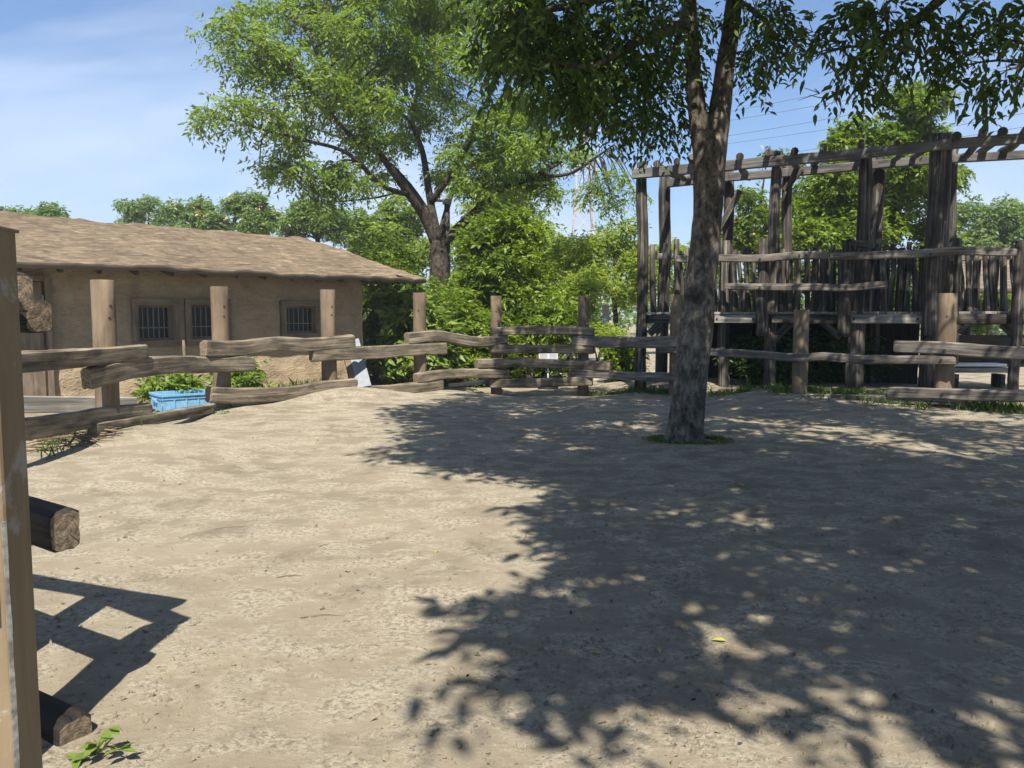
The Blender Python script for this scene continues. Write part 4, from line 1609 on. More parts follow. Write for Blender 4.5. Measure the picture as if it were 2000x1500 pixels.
sb, lvL = px_shrub('broadleaf_shrub', 'bright broad-leaved shrub beside the house corner under the eave', 800, 655, 75, 105, 18.4, 26, 900, 0.22, 'leaf_laurel', 8, 0.3, 0.25, 0.9)
uu, vv, ff = project(lvL[0])
inside = np.where((uu > 700) & (uu < 905) & (vv > 540) & (vv < 745))[0]
pick = inside[np.argsort(ff[inside])][:300]
leaf_objects(lvL, pick, M['leaf_laurel'], sb)
px_shrub('shrub', 'dark shadowed shrub against the end wall of the house', 752, 690, 50, 80, 19.6, 18, 900, 0.17, 'leaf_shrub', 9, 0.3, 0.2)
px_shrub('shrub', 'rounded shrub between the bright broad-leaved shrub and the left post of the barred opening', 905, 660, 70, 110, 20.6, 30, 1900, 0.13)
px_shrub('shrub', 'dense fine-leaved shrub behind the removable fence bars', 1040, 640, 100, 115, 21.5, 40, 2800, 0.12, dep=1.3)
px_shrub('shrub', 'shrub with arching shoots under the spreading tree trunk, left side', 752, 535, 72, 70, 23.0, 30, 2000, 0.13, 'leaf_shrub', 9, 0.4, 0.0)
px_shrub('shrub', 'tall shrub hiding the foot of the spreading tree trunk', 890, 605, 95, 72, 22.4, 34, 2200, 0.13)
px_shrub('shrub', 'bright green shrub right of the spreading tree trunk', 985, 500, 85, 95, 21.9, 38, 2500, 0.14)
px_shrub('shrub', 'yellow green shrub at the path beyond the gate posts', 1135, 600, 50, 70, 25.5, 20, 1200, 0.12, 'leaf_yellow')
px_shrub('shrub', 'small shrub in the shade left of the climbing frame', 1215, 700, 32, 46, 20.5, 16, 700, 0.11)
px_shrub('shrub', 'pale low shrub below the printed banner', 1175, 655, 48, 24, 24, 12, 500, 0.11, 'leaf_yellow')
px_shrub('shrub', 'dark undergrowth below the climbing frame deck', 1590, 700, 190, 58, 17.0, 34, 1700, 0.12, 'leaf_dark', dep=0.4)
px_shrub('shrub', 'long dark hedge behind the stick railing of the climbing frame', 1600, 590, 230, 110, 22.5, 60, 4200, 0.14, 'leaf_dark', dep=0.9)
px_shrub('shrub', 'bush with yellowish leaves behind the stick railing at right', 1905, 600, 70, 40, 27, 16, 800, 0.14, 'leaf_yellow')
px_shrub('shrub', 'leafy bush behind the blue crate', 330, 762, 55, 34, 12.9, 16, 420, 0.10, 'leaf_mid', 9, 0.2, 0.1)
px_shrub('shrub', 'green bush against the mud wall behind the second post', 465, 735, 48, 52, 13.6, 18, 520, 0.10, 'leaf_mid', 9, 0.2, 0.2)

random.seed(12)


def px_tree(name, label, u, vbase, vfork, y, pads, n, L, mat, bmat='bark_dark', r=0.2, nl=8, tw=0.35, droop=0.25, sub=4, **kw):
    base = P(u, vbase, y)
    base[2] = gzf(base[0], base[1])
    fk = P(u, vfork, y)
    limbs_ = [([base - ez * 0.2, (base + fk) / 2 + np.array([0.1, 0, 0]), fk], r, r * 0.7)]
    cl_ = []
    for (pu, pv, ru, rv, dy) in pads:
        yy = y + dy
        c = P(pu, pv, yy)
        rx, rz = ru * yy / F, rv * yy / F
        cl_ += blob(c, (rx, rx * 0.9, rz), sub, min(rx, rz) * 0.45, min(rx, rz) * 0.85, rng, 0.2)
        limbs_.append(([fk - ez * 0.15, fk * 0.5 + c * 0.5 + np.array([0, 0, 0.05 * abs(c[2] - fk[2])]), c], r * 0.5, r * 0.1))
    return tree(name, label, base, limbs_, cl_, n, nl, tw, L, L * 0.42, M[mat], M[bmat], droop, twr=0.02, subs=1, **kw), cl_


# trees behind the shrubs in the middle
px_tree('broadleaf_tree', 'dense green tree filling the gap right of the spreading tree trunk', 1000, 660, 520, 38,
        [(960, 470, 70, 60, 0), (1020, 420, 60, 55, 1), (1050, 500, 60, 60, 0), (930, 400, 60, 40, 1), (1010, 360, 50, 40, 0), (1090, 510, 40, 50, -1), (970, 540, 80, 50, -1)], 4200, 0.20, 'leaf_yellow')
px_tree('broadleaf_tree', 'leafy tree between the house roof and the spreading tree trunk', 750, 660, 500, 37,
        [(740, 450, 50, 45, 0), (790, 430, 50, 50, 1), (720, 500, 50, 45, -1), (800, 500, 50, 45, 0), (700, 440, 40, 36, 0)], 2500, 0.20, 'leaf_mid')
px_tree('airy_tree', 'slender airy tree with pale leaves beside the climbing frame', 1198, 690, 570, 27,
        [(1150, 490, 46, 34, 0), (1200, 470, 50, 36, 0.5), (1230, 510, 40, 36, 0), (1180, 540, 56, 34, -0.5), (1140, 550, 40, 30, 0), (1230, 570, 36, 30, 0), (1120, 500, 30, 30, 1), (1215, 440, 34, 20, 0)], 2500, 0.13, 'leaf_yellow', r=0.11, droop=0.2)
px_tree('airy_tree', 'pale treetop showing just left of the forked trunk', 1330, 690, 560, 36,
        [(1310, 500, 46, 30, 0), (1350, 480, 40, 30, 0), (1270, 510, 40, 40, 0), (1390, 500, 40, 36, 0), (1340, 540, 60, 36, 0)], 1700, 0.17, 'leaf_yellow', r=0.14)
# right hand side
px_tree('broadleaf_tree', 'tall bushy tree rising behind the climbing frame', 1700, 690, 470, 26,
        [(1760, 225, 70, 50, 0), (1700, 280, 80, 50, 0), (1800, 270, 60, 50, 0.6), (1650, 330, 60, 46, 0), (1740, 340, 90, 56, -0.6), (1810, 350, 56, 60, 0), (1680, 400, 80, 56, 0), (1770, 430, 80, 56, 0), (1610, 400, 60, 50, 0.6), (1830, 430, 40, 50, 0),
         (1600, 470, 60, 46, 0), (1690, 480, 80, 46, 0), (1780, 180, 40, 24, 0.3), (1650, 260, 34, 24, 0.5), (1800, 510, 60, 40, 0)], 7600, 0.17, 'leaf_shrub', r=0.24)
t_, clm = px_tree('blossoming_tree', 'feathery tree with faded pinkish blossom between the climbing frame posts', 1470, 690, 520, 30,
                  [(1460, 390, 46, 28, 0), (1500, 420, 46, 30, 0), (1440, 440, 46, 30, 0), (1520, 460, 50, 34, 0), (1470, 480, 56, 34, 0), (1560, 400, 50, 40, 1), (1420, 480, 36, 30, 0), (1500, 300, 18, 14, 0), (1550, 310, 16, 12, 0)], 2400, 0.15, 'leaf_shrub', r=0.16)
lvb = sprig_leaves(clm, 160, 4, 0.15, 0.09, 0.09, 0.0, 0.8)
leaves_mesh('blossom', lvb, M['blossom'], t_)
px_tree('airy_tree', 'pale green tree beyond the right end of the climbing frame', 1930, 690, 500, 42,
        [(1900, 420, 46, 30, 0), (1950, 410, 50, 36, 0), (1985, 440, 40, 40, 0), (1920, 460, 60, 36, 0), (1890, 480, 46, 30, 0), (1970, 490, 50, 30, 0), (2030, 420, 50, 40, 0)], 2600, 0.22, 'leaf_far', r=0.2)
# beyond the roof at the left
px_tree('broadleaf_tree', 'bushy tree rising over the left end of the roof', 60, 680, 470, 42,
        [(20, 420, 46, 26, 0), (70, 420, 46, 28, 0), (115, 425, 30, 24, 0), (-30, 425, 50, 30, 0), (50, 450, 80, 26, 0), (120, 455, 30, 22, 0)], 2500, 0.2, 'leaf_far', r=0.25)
px_tree('open_tree', 'small open-crowned tree above the middle of the roof', 290, 680, 450, 44,
        [(250, 405, 26, 12, 0), (290, 402, 32, 14, 0), (320, 418, 22, 12, 0), (245, 432, 20, 10, 0), (270, 425, 26, 10, 0), (315, 440, 26, 12, 0)], 800, 0.18, 'leaf_far', r=0.15, sub=5)
t_, clm = px_tree('blossoming_tree', 'broad tree with pinkish blossom above the roof', 430, 680, 470, 36,
                  [(375, 415, 40, 20, 0), (345, 408, 24, 14, 0), (420, 430, 50, 24, 0), (480, 405, 46, 28, 0), (500, 385, 20, 12, 0), (450, 445, 60, 18, 0), (520, 430, 46, 26, 0), (380, 445, 50, 16, 0)], 2700, 0.17, 'leaf_far', r=0.2)
lvb = sprig_leaves(clm, 330, 4, 0.16, 0.12, 0.12, 0.0, 0.8)
leaves_mesh('blossom', lvb, M['blossom'], t_)
t_, clm = px_tree('blossoming_tree', 'sparser blossoming tree above the right end of the roof', 620, 680, 460, 34,
                  [(570, 425, 40, 26, 0), (620, 440, 44, 24, 0), (660, 425, 26, 22, 0), (600, 400, 36, 22, 0), (650, 455, 26, 12, 0), (570, 455, 40, 16, 0)], 1400, 0.16, 'leaf_far', r=0.14)
lvb = sprig_leaves(clm, 120, 4, 0.16, 0.11, 0.11, 0.0, 0.8)
leaves_mesh('blossom', lvb, M['blossom'], t_)
# far wood closing the horizon
fw = []
g4 = np.random.default_rng(8)
for k in range(150):
    u = g4.uniform(-500, 2500)
    y = g4.uniform(62, 80)
    top = g4.uniform(500, 560)
    c = P(u, top + 40, y)
    fw.append((c, np.array([3.2, 2.2, g4.uniform(1.6, 2.6)])))
    fw.append((P(u + g4.uniform(-30, 30), 610, y), np.array([3.2, 2.2, 2.0])))
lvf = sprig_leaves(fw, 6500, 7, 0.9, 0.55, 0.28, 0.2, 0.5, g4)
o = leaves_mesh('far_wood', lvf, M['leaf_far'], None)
tag(o, 'line of distant trees beyond the park reading as one mass', 'wood', None, 'stuff')

# ------------------------------------------------------------------ pylons and wires


def pylon(name, label, u, y, vtop, base_w, group):
    p0 = P(u, 620, y)
    x0 = p0[0]
    topz = P(u, vtop, y)[2]
    root = empty(name, (x0, y, 0), label, 'pylon', group)
    nseg = 11
    lv_ = [topz * (1 - (1 - k / nseg) ** 1.15) for k in range(nseg + 1)]
    wd = [base_w * (1 - 0.86 * (k / nseg) ** 0.8) for k in range(nseg + 1)]
    bands = {0: MB(), 1: MB()}
    rr = 0.09
    for k in range(nseg):
        mb = bands[(k // 2) % 2]
        w0, w1, z0, z1 = wd[k] / 2, wd[k + 1] / 2, lv_[k], lv_[k + 1]
        cs = [(-1, -1), (1, -1), (1, 1), (-1, 1)]
        A0 = [np.array([x0 + sx * w0, y + sy * w0, z0]) for sx, sy in cs]
        A1 = [np.array([x0 + sx * w1, y + sy * w1, z1]) for sx, sy in cs]
        for i in range(4):
            j = (i + 1) % 4
            mb.bar(A0[i], A1[i], rr * 2, rr * 2, cap=False)
            for p_, q_ in ((A0[i], A1[j]), (A0[j], A1[i]), (A1[i], A1[j])):
                mb.bar(p_, q_, rr * 1.15, rr * 1.15, cap=False)
    bands[0].build('lattice', M['pyl_red'], root)
    bands[1].build('lattice', M['pyl_white'], root)
    arms = []
    for k in (7, 8, 9):
        z = lv_[k]
        half = wd[k] / 2 + 3.4
        mb = MB()
        for s in (-1, 1):
            tip = np.array([x0 + s * half, y, z])
            for sy in (-1, 1):
                mb.bar(np.array([x0 + s * wd[k] / 2, y + sy * wd[k] / 2, z]), tip, 0.12, 0.12)
            mb.bar(np.array([x0 + s * wd[k + 1] / 2, y, lv_[k + 1]]), tip, 0.12, 0.12)
            arms.append(tip)
        ao = mb.build('cross_arm', M['pyl_white'], root)
        for s in (-1, 1):
            ib = MB()
            tip = np.array([x0 + s * half, y, z])
            ib.tube([tip, tip - ez * 1.4], [0.12, 0.12], 6)
            ib.build('insulator', M['wire'], ao)
    return root, arms


py1, arms = pylon('power_pylon', 'red and white lattice pylon above the trees right of the spreading tree', 1137, 165, 190, 6.6, 'lattice power pylons')
py2, _ = pylon('power_pylon', 'tiny far red and white pylon top behind the tree over the roof', 291, 330, 388, 14, 'lattice power pylons')
for k, a in enumerate(arms):
    a = a - ez * 1.4
    wdir = nrmz(np.array([1.0, -1.35, 0]))
    mb = MB()
    far = a - wdir * 220
    near = a + wdir * 190 + ez * 3
    pts = []
    for i in range(15):
        q = i / 14
        pts.append(far * (1 - q) + a * q - ez * 7 * 4 * q * (1 - q))
    for i in range(1, 21):
        q = i / 20
        pts.append(a * (1 - q) + near * q - ez * 6 * 4 * q * (1 - q))
    mb.tube(pts, [0.035] * len(pts), 5)
    o = mb.build('power_line', M['wire'])
    tag(o, 'thin power line crossing the sky from the lattice pylon', 'power line', 'power lines of the pylon')

# lamp pole behind the spreading tree
lp_ = empty('lamp_pole', c3(874, 690, 1.2), 'dark lamp pole rising behind the fork of the spreading tree', 'lamp pole')
b0, b1 = c3(876, 690, 0.45), c3(873, 392, 0.45)
mb = MB()
mb.tube([np.array([b1[0], b1[1], -0.3]), b1], [0.10, 0.085], 12)
mb.build('pole', M['iron'], lp_)
mb = MB()
mb.tube([b1 - ez * 0.12, b1 - ez * 0.1, b1 + ez * 0.05, b1 + ez * 0.07], [0.10, 0.14, 0.14, 0.09], 14, cap=True)
mb.build('collar', M['galv'], lp_)
mb = MB()
mb.bar(b1 + ez * 0.0 - np.array([0.45, 0, 0]), b1 + np.array([-0.1, 0, 0]), 0.12, 0.06)
mb.build('lamp_head', M['iron'], lp_)

# ------------------------------------------------------------------ small things
# blue crate behind the fence
cb = P(362, 790, 12.3)
g0 = gzf(cb[0], cb[1])
crate = empty('plastic_crate', (cb[0], cb[1], g0), 'light blue plastic crate behind the low fence log', 'crate')
cr_ = R(38)
ca, cbv = np.array([math.cos(cr_), math.sin(cr_), 0]), np.array([-math.sin(cr_), math.cos(cr_), 0])
hl, hw, ht = 0.44, 0.30, P(362, 768, 12.1)[2] - g0
cc = np.array([cb[0] + 0.02, cb[1], g0])
mb = MB()
tk = 0.02
for s in (-1, 1):
    mb.bar(cc + cbv * s * hw - ca * hl * 0.96 + ez * ht / 2, cc + cbv * s * hw + ca * hl * 0.96 + ez * ht / 2, tk, ht)
    mb.bar(cc + ca * s * hl - cbv * (hw - tk / 2) + ez * ht / 2, cc + ca * s * hl + cbv * (hw - tk / 2) + ez * ht / 2, tk, ht)
mb.bar(cc - ca * (hl - tk) + ez * 0.03, cc + ca * (hl - tk) + ez * 0.03, 2 * hw - tk * 1.2, 0.03)
mb.build('body', M['blue'], crate)
mb = MB()
for (zz_, hh_, o_) in ((ht - 0.012, 0.03, 0.028), (ht - 0.07, 0.014, 0.018)):
    for s in (-1, 1):
        mb.bar(cc + cbv * s * (hw + o_ / 2) - ca * (hl + o_) + ez * zz_, cc + cbv * s * (hw + o_ / 2) + ca * (hl + o_) + ez * zz_, o_ + 0.012, hh_)
        mb.bar(cc + ca * s * (hl + o_ / 2) - cbv * (hw - 0.01) + ez * zz_, cc + ca * s * (hl + o_ / 2) + cbv * (hw - 0.01) + ez * zz_, o_ + 0.012, hh_)
mb.build('rim', M['blue'], crate)
mb = MB()
q = cc - ca * (hl + 0.02) + ez * (ht - 0.10)
mb.bar(q - cbv * 0.11, q + cbv * 0.11, 0.05, 0.055, bev=0.01)
mb.build('handle', M['blue'], crate)
for s in (-0.6, -0.2, 0.2, 0.6):
    mb = MB()
    q = cc + ca * hl * s - cbv * (hw + 0.014)
    mb.bar(q + ez * 0.02, q + ez * (ht - 0.08), 0.02, 0.016, up=cbv)
    mb.build('rib', M['blue'], crate)

# stake in front of the house
mb = MB()
s0, s1 = P(360, 790, 13.0), P(358, 664, 13.0)
mb.tube(spline([s0, (s0 + s1) / 2 + np.array([0.03, 0, 0]), s1], 7), [0.022, 0.02, 0.02, 0.022, 0.024, 0.03, 0.018], 7)
o = mb.build('stake', M['stick'])
tag(o, 'thin pale stake standing between the blue crate and the mud wall', 'stake')

# white panel leaning behind the third post
lb = empty('leaning_panel', P(712, 755, 14.6), 'pale panel in a wooden frame leaning behind the fence near the house corner', 'panel')
bt, tp = P(712, 756, 14.3), P(688, 664, 15.0)
mb = MB()
mb.bar(bt, tp, 0.25, 0.035, up=nrmz(np.array([0.25, -1, 0.3])), bev=0.005)
mb.build('face', M['panel'], lb)
mb = MB()
sft = np.array([-0.20, 0.05, 0.02])
mb.bar(bt + sft, tp + sft * 0.9, 0.13, 0.12, up=nrmz(np.array([0.25, -1, 0.3])), bev=0.006)
mb.build('side_board', M['post'], lb)

# notice on a stand
nb_ = empty('notice_stand', P(1070, 742, 19.6), 'white printed notice on a thin pole with round dark base', 'notice')
nc = P(1071, 697, 19.4)
mb = MB()
tilt = nrmz(np.array([0, -0.75, 0.66]))
mb.bar(nc - np.array([0.235, 0, 0]), nc + np.array([0.235, 0, 0]), 0.015, 0.27, up=np.array([0, 0.62, 0.78]))
bo = mb.build('board', M['paper'], nb_)
for k in range(5):
    for (xa, xb) in ((-0.2, -0.03), (0.03, 0.2)):
        q = nc + np.array([0, 0.62, 0.78]) * (0.07 - 0.036 * k) + np.array([0, -0.78, 0.62]) * 0.010
        ib = MB()
        ib.bar(q + np.array([xa, 0, 0]), q + np.array([xb - (0.05 if k == 4 else 0), 0, 0]), 0.003, 0.010, up=np.array([0, 0.62, 0.78]))
        ib.build('print', M['ink'], bo)
g0 = gzf(nc[0], 19.55)
mb = MB()
mb.tube([np.array([nc[0], 19.55, g0 + 0.03]), np.array([nc[0], 19.55, nc[2] - 0.05])], [0.022, 0.022], 10)
mb.build('pole', M['white'], nb_)
mb = MB()
mb.tube([np.array([nc[0], 19.55, g0 - 0.02]), np.array([nc[0], 19.55, g0 + 0.06]), np.array([nc[0], 19.55, g0 + 0.09])], [0.26, 0.25, 0.1], 20)
mb.build('base', M['black'], nb_)

# printed banner by the path
bnr = empty('banner_sign', P(1183, 660, 25), 'white upright banner with orange and pale blue print by the path', 'sign')
pa, pb = P(1183, 637, 25), P(1183, 595, 25)
mb = MB()
mb.bar(pa, pb, 0.21, 0.02, up=np.array([0, 1, 0]))
bo = mb.build('panel', M['paper'], bnr)
random.seed(4)
for k in range(6):
    t0 = 0.66 + 0.05 * k
    q = pa + (pb - pa) * t0 + np.array([random.uniform(-.03, .05), -0.013, 0])
    ib = MB()
    ib.bar(q - np.array([random.uniform(.02, .05), 0, 0]), q + np.array([random.uniform(.02, .05), 0, 0]), 0.004, 0.022)
    ib.build('print', M['orange'], bo)
for k in range(3):
    q = pa + (pb - pa) * (0.08 + 0.11 * k) + np.array([random.uniform(-.03, .03), -0.013, 0])
    ib = MB()
    ib.bar(q - np.array([0.05, 0, 0]), q + np.array([0.045, 0, 0]), 0.004, 0.05)
    ib.build('print', M['cyan'], bo)
mb = MB()
mb.tube([np.array([pa[0], 25.03, -0.35]), np.array([pa[0], 25.03, pb[2] + 0.03])], [0.02, 0.02], 8)
mb.build('pole', M['galv'], bnr)

# log bench with clay bowls beyond the bars
lbn = empty('log_bench', P(1075, 690, 21.5), 'low rustic rail of pale logs beyond the removable fence bars', 'bench')
a, b1 = P(1042, 670, 21.3), P(1122, 668, 21.3)
mb = MB()
mb.tube(spline([a, (a + b1) / 2 - ez * 0.02, b1], 8), [0.06] * 8, 10, cap_mi=1, warp=bumpy(2, 0.08))
mb.build('log', [M['stick'], M['end']], lbn)
for uu in (1050, 1112):
    q = P(uu, 672, 21.3)
    mb = MB()
    mb.tube([np.array([q[0], 21.3, gzf(q[0], 21.3) - 0.1]), q], [0.05, 0.045], 8)
    mb.build('leg', M['stick'], lbn)


def bowl(u, v, y, r, label):
    c = P(u, v, y)
    mb = MB()
    prof = [(0.62, -0.10), (0.85, -0.05), (0.97, 0.0), (1.0, 0.05), (0.9, 0.05), (0.8, 0.0), (0.3, -0.05)]
    mb.tube([c + ez * (h * r * 2.2) for _, h in prof], [q * r for q, _ in prof], 18)
    o = mb.build('bowl', M['clay'])
    return tag(o, label, 'bowl', 'clay bowls beyond the gate')


bowl(1088, 661, 21.2, 0.17, 'round clay bowl resting on the pale log rail')
bw = bowl(1034, 697, 20.9, 0.18, 'low clay bowl left of the white notice')
q = P(1034, 700, 20.9)
mb = MB()
gq = gzf(q[0], 20.9)
mb.tube([np.array([q[0], 20.9, gq - 0.1]), np.array([q[0], 20.9, q[2] - 0.02])], [0.14, 0.13], 12, cap_mi=1)
tag(mb.build('stump', [M['old'], M['end']]), 'short stump under the clay bowl left of the notice', 'stump')
# pale stones along the path
random.seed(9)
for k in range(9):
    u = random.uniform(1165, 1250)
    y = random.uniform(21.5, 23.5)
    c = P(u, 690 + random.uniform(-20, 20), y)
    gq = gzf(c[0], y)
    s = random.uniform(0.12, 0.24)
    mb = MB()
    n = 7
    mb.tube([np.array([c[0], y, gq - 0.05 + s * 1.2 * i / (n - 1)]) for i in range(n)], [s * math.sin(math.pi * (0.12 + 0.8 * i / (n - 1))) for i in range(n)], 9, warp=bumpy(1, 0.18), smooth=False)
    tag(mb.build('stone', M['stone']), 'pale rough stone beside the path left of the climbing frame', 'stone', 'pale stones beside the path')
# dark board on the ground inside the left gate post
mb = MB()
a, b1 = P(868, 752, 18.3), P(946, 746, 18.6)
mb.bar(a, b1, 0.5, 0.06)
tag(mb.build('ground_board', M['black']), 'dark board lying on the ground left of the gate posts', 'board')

# ------------------------------------------------------------------ grass, weeds, twigs, fallen leaves, clods


def blades(name, label, pts, h, mat='grass'):
    pts = np.asarray(pts)
    n = len(pts)
    z = gz(pts[:, 0], pts[:, 1])
    b_ = np.stack([pts[:, 0], pts[:, 1], z - 0.01], -1)
    d = nrmz(rng.normal(size=(n, 3)) * np.array([0.5, 0.5, 0.15]) + np.array([0, 0, 1.0]))
    s = nrmz(np.cross(d, rng.normal(size=(n, 3)))) * 0.006 * rng.uniform(0.7, 1.6, (n, 1))
    ln = h * rng.uniform(0.4, 1.2, (n, 1))
    mid = b_ + d * ln * 0.55
    tip = b_ + d * ln + rng.normal(size=(n, 3)) * np.array([0.25, 0.25, 0.05]) * ln
    V = np.stack([b_ - s, b_ + s, mid + s * 0.8, tip, mid - s * 0.8], 1).reshape(-1, 3)
    q = np.arange(n * 5).reshape(-1, 5)
    o = quad_mesh(name, V, q, M[mat])
    return tag(o, label, 'grass', None, 'stuff')


pts = []
for k in range(5200):
    u = rng.uniform(1385, 1830)
    z = zf(u) + rng.normal() * 0.35 + 0.25
    if vnoise(u * 0.035, z * 2.2, 3) < rng.uniform(-0.25, 0.2):
        continue
    pts.append((X(u, z), z))
for k in range(900):
    u = rng.uniform(1860, 2010)
    z = zf(u) + rng.normal() * 0.2 + 0.1
    pts.append((X(u, z), z))
for k in range(900):
    u = rng.uniform(1150, 1330)
    z = zf(u) + rng.normal() * 0.25 + 0.1
    pts.append((X(u, z), z))
blades('grass', 'green grass growing along the fence foot below the climbing frame', pts, 0.16)
pts = []
for k in range(1900):
    a = rng.uniform(0, 2 * math.pi)
    r = 0.27 + abs(rng.normal()) * 0.07
    pts.append((TB[0] + 0.04 + math.cos(a) * r * 1.25, TB[1] - 0.08 + math.sin(a) * r))
blades('grass', 'short green grass ringing the foot of the forked trunk', pts, 0.055)
pts = []
for k in range(320):
    u = rng.uniform(60, 300)
    z = zf(u) + rng.normal() * 0.25 + 0.35
    pts.append((X(u, z), z))
for k in range(600):
    u = rng.uniform(520, 700)
    z = zf(u) + rng.uniform(0.2, 1.2)
    pts.append((X(u, z), z))
blades('grass', 'straggly grass behind the left fence and before the mud wall', pts, 0.22)

# weed by the near log
wd_ = empty('weed', P(200, 1490, 2.62), 'small leafy weed on the sand at the bottom left beside the near log', 'plant')
wx, wy = P(198, 1490, 2.62)[:2]
wg = gzf(wx, wy)
wl_ = []
random.seed(31)
mb = MB()
for (du, dv) in ((25, -42), (-8, -30), (-25, -10), (8, -8), (38, -20), (-45, -2), (20, -62)):
    e = P(196 + du, 1484 + dv, 2.6 + random.uniform(-.04, .05))
    s = np.array([wx - 0.02, wy, wg])
    mb.tube(spline([s, (s + e) / 2 + ez * 0.02, e], 5), [0.003] * 5, 5)
    for kk in range(3):
        dd = nrmz(np.array([random.uniform(-1, 1), random.uniform(-1, .4), random.uniform(-.3, .3)]))
        wl_.append((e, dd))
mb.build('stem', M['leaf_mid'], wd_)
lvw = (np.array([a for a, _ in wl_]), np.array([d for _, d in wl_]), nrmz(np.array([0, 0, 1.0]) + 0.25 * rng.normal(size=(len(wl_), 3))), np.full(len(wl_), 0.058), np.full(len(wl_), 0.033))
leaf_objects(lvw, range(len(wl_)), M['leaf_laurel'], wd_)

# weeds at the fence foot
random.seed(41)
for (u, dz_, n, lab) in ((1470, 0.1, 26, 'bright weed in the grass between forked trunk and shorter fence post'), (1545, 0.0, 20, 'weed touching the left side of the shorter fence post'), (1705, 0.0, 24, 'low weed right of the shorter fence post'), (1920, 0.1, 24, 'low leafy weed below the rails at far right'), (415, -0.5, 8, 'tiny weed on the earth bank right of the blue crate')):
    z = zf(u) + dz_
    x = X(u, z)
    g0 = gzf(x, z)
    r = empty('weed', (x, z, g0), lab, 'plant')
    cl2 = [(np.array([x, z, g0 + 0.08]), np.array([0.2, 0.12, 0.1]))]
    if n < 10:
        cl2 = [(np.array([x, z, g0 + 0.04]), np.array([0.09, 0.07, 0.04]))]
    lv = sprig_leaves(cl2, n, 6, 0.10, 0.055, 0.03, 0.1, 0.2)
    leaves_mesh('foliage', lv, M['leaf_laurel'], r)

def ground_at(u, v):
    z = 4.0
    for _ in range(400):
        p = P(u, v, z)
        if p[2] <= gzf(p[0], p[1]):
            break
        z += 0.03
    return p[0], z


# heap of dry twigs below the left fence
random.seed(51)
for k in range(26):
    u = random.uniform(62, 205)
    v = 884 - (u - 60) * 0.22 + random.uniform(-12, 8)
    x, z = ground_at(u, v)
    z0 = gzr(x, z) + 0.015 + random.uniform(0, .06)
    a = random.uniform(-0.6, 0.9)
    L = random.uniform(0.2, 0.7)
    d = np.array([math.cos(a), math.sin(a), random.uniform(-.06, .1)]) * L
    p = np.array([x, z, z0])
    mb = MB()
    mb.tube(spline([p - d / 2, p + rng.normal(size=3) * 0.03, p + d / 2], 6), [0.011, 0.012, 0.011, 0.01, 0.008, 0.005], 6)
    tag(mb.build('twig', M['stick']), 'dry brown twig in the heap below the left fence', 'twig', 'dry twigs heaped below the left fence')
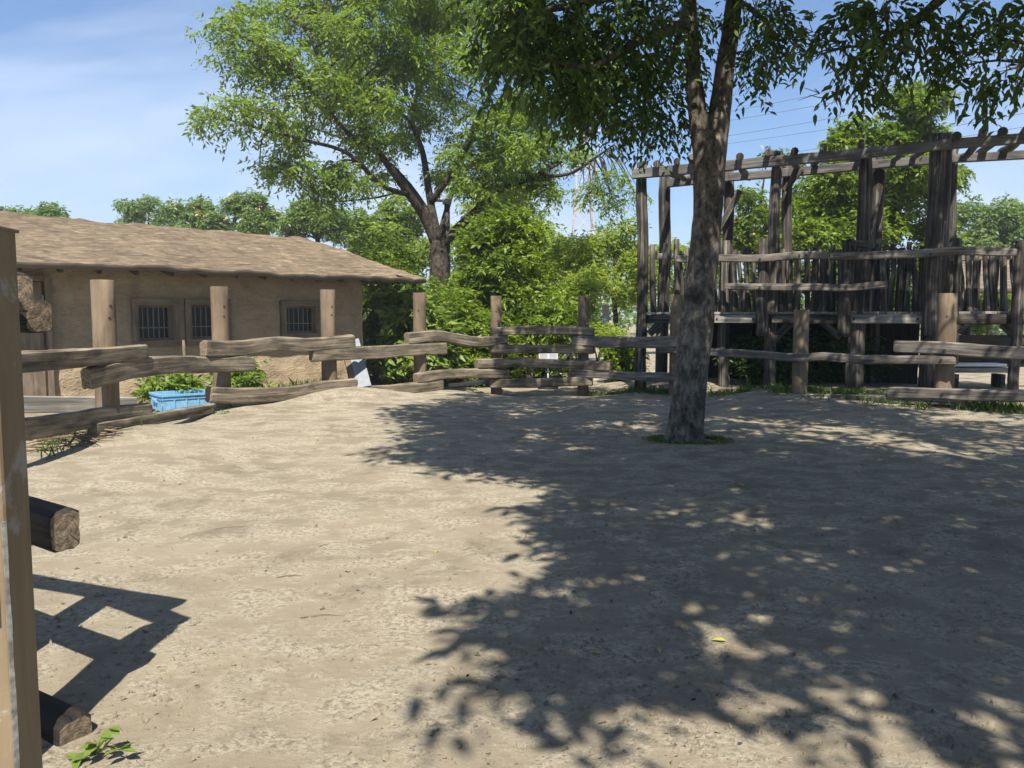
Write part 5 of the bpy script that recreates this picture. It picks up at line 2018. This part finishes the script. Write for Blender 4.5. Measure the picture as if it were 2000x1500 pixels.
# single twigs on the sand
for k, (u, v, L, a, lab) in enumerate(((437, 1037, 0.20, 0.35, 'thin dark twig on sunlit sand, near the middle left'), (555, 1137, 0.16, 0.2, 'straight pale straw on sunlit sand left of centre'), (622, 1073, 0.06, 0.7, 'short curled twig near the small pale leaf on sunlit sand'), (618, 1222, 0.22, 0.15, 'long flat bark sliver on sunlit sand, lower middle'))):
    z = HC * F / (v - 620)
    x = X(u, z)
    d = np.array([math.cos(a), math.sin(a), 0]) * L
    p = np.array([x, z, gzr(x, z) + 0.004])
    mb = MB()
    mb.tube(spline([p - d / 2, p + np.array([0, 0.02, 0.004]), p + d / 2], 6), [0.0022, 0.0028, 0.0026, 0.0024, 0.002, 0.001], 6)
    tag(mb.build('twig', M['stick']), lab, 'twig')
fme = leaf_proto(M['fallen'])
for (u, v, s, lab) in ((1462, 961, 0.09, 'yellow green fallen leaf in the shade right of the trunk, left of its pair'), (1475, 966, 0.08, 'yellow green fallen leaf in the shade, right one of the pair near the trunk'), (1433, 1262, 0.07, 'fallen leaf lit by a sun fleck in the lower right shade'), (672, 1133, 0.05, 'small pale fallen leaf on the sunlit sand'), (848, 1085, 0.06, 'pale dry leaf on the sunlit sand right of the straw'),
                       (1158, 1290, 0.06, 'fallen leaf under the lower shadow edge, in a small sun fleck'), (1296, 1276, 0.045, 'tiny pale leaf in the shade near the leaf with the sun fleck'), (1075, 905, 0.05, 'small fallen leaf in the shade beyond the sunlit bay')):
    z = HC * F / (v - 620)
    x = X(u, z)
    o = bpy.data.objects.new('fallen_leaf', fme)
    o.location = (x, z, gzr(x, z) + 0.007)
    o.rotation_euler = (random.uniform(-.15, .15), random.uniform(-.15, .15), random.uniform(0, 6))
    o.scale = (s * 0.5, s, s)
    col.objects.link(o)
    tag(o, lab, 'leaf')

# crumbs of earth and grit on the yard
n = 22000
u = rng.uniform(60, 1990, n)
v = 790 + 760 * rng.random(n) ** 1.3
z = HC * F / (v - 620)
x = (u - 1000) / F * z
cl_n = fbm(x * 1.3, z * 1.5, 3, 6)
ok = cl_n > rng.uniform(-0.5, 0.25, n)
x, z = x[ok], z[ok]
n = len(x)
s = 0.0022 + 0.013 * rng.random(n) ** 5
h0 = gz(x, z)
fd = np.clip(1.3 - np.hypot(x, z - 6) / 30, 0, 1)
h0 = h0 + fd * relief(x, z)
tet = np.array([[1, 0, -0.4], [-0.3, 1, -0.4], [-0.7, -0.8, -0.4], [0.1, 0.1, 0.8]])
V = np.stack([x, z, h0 + s * 0.3], -1)[:, None, :] + (tet[None] + 0.35 * rng.normal(size=(n, 4, 3))) * s[:, None, None]
fi = np.array([[0, 1, 3], [1, 2, 3], [2, 0, 3]])
q = (np.arange(n)[:, None, None] * 4 + fi[None]).reshape(-1, 3)
o = quad_mesh('earth_crumbs', V.reshape(-1, 3), q, M['sand'])
tag(o, 'loose crumbs of dry earth scattered over the yard', 'gravel', None, 'stuff')

# ------------------------------------------------------------------ thin summer haze
hz = MB()
hz.bar((0, -20, 24.0), (0, 420, 24.0), 900, 53)
hz_m = bpy.data.materials.new('haze')
hz_m.use_nodes = True
hn = hz_m.node_tree.nodes
hn.remove(hn['Principled BSDF'])
pv = hn.new('ShaderNodeVolumePrincipled')
pv.inputs['Color'].default_value = (0.92, 0.95, 1.0, 1)
pv.inputs['Density'].default_value = 0.0012
pv.inputs['Anisotropy'].default_value = 0.2
hz_m.node_tree.links.new(pv.outputs['Volume'], hn['Material Output'].inputs['Volume'])
tag(hz.build('haze', hz_m), 'thin bright summer haze between the yard and the far pylon', 'haze', None, 'stuff')
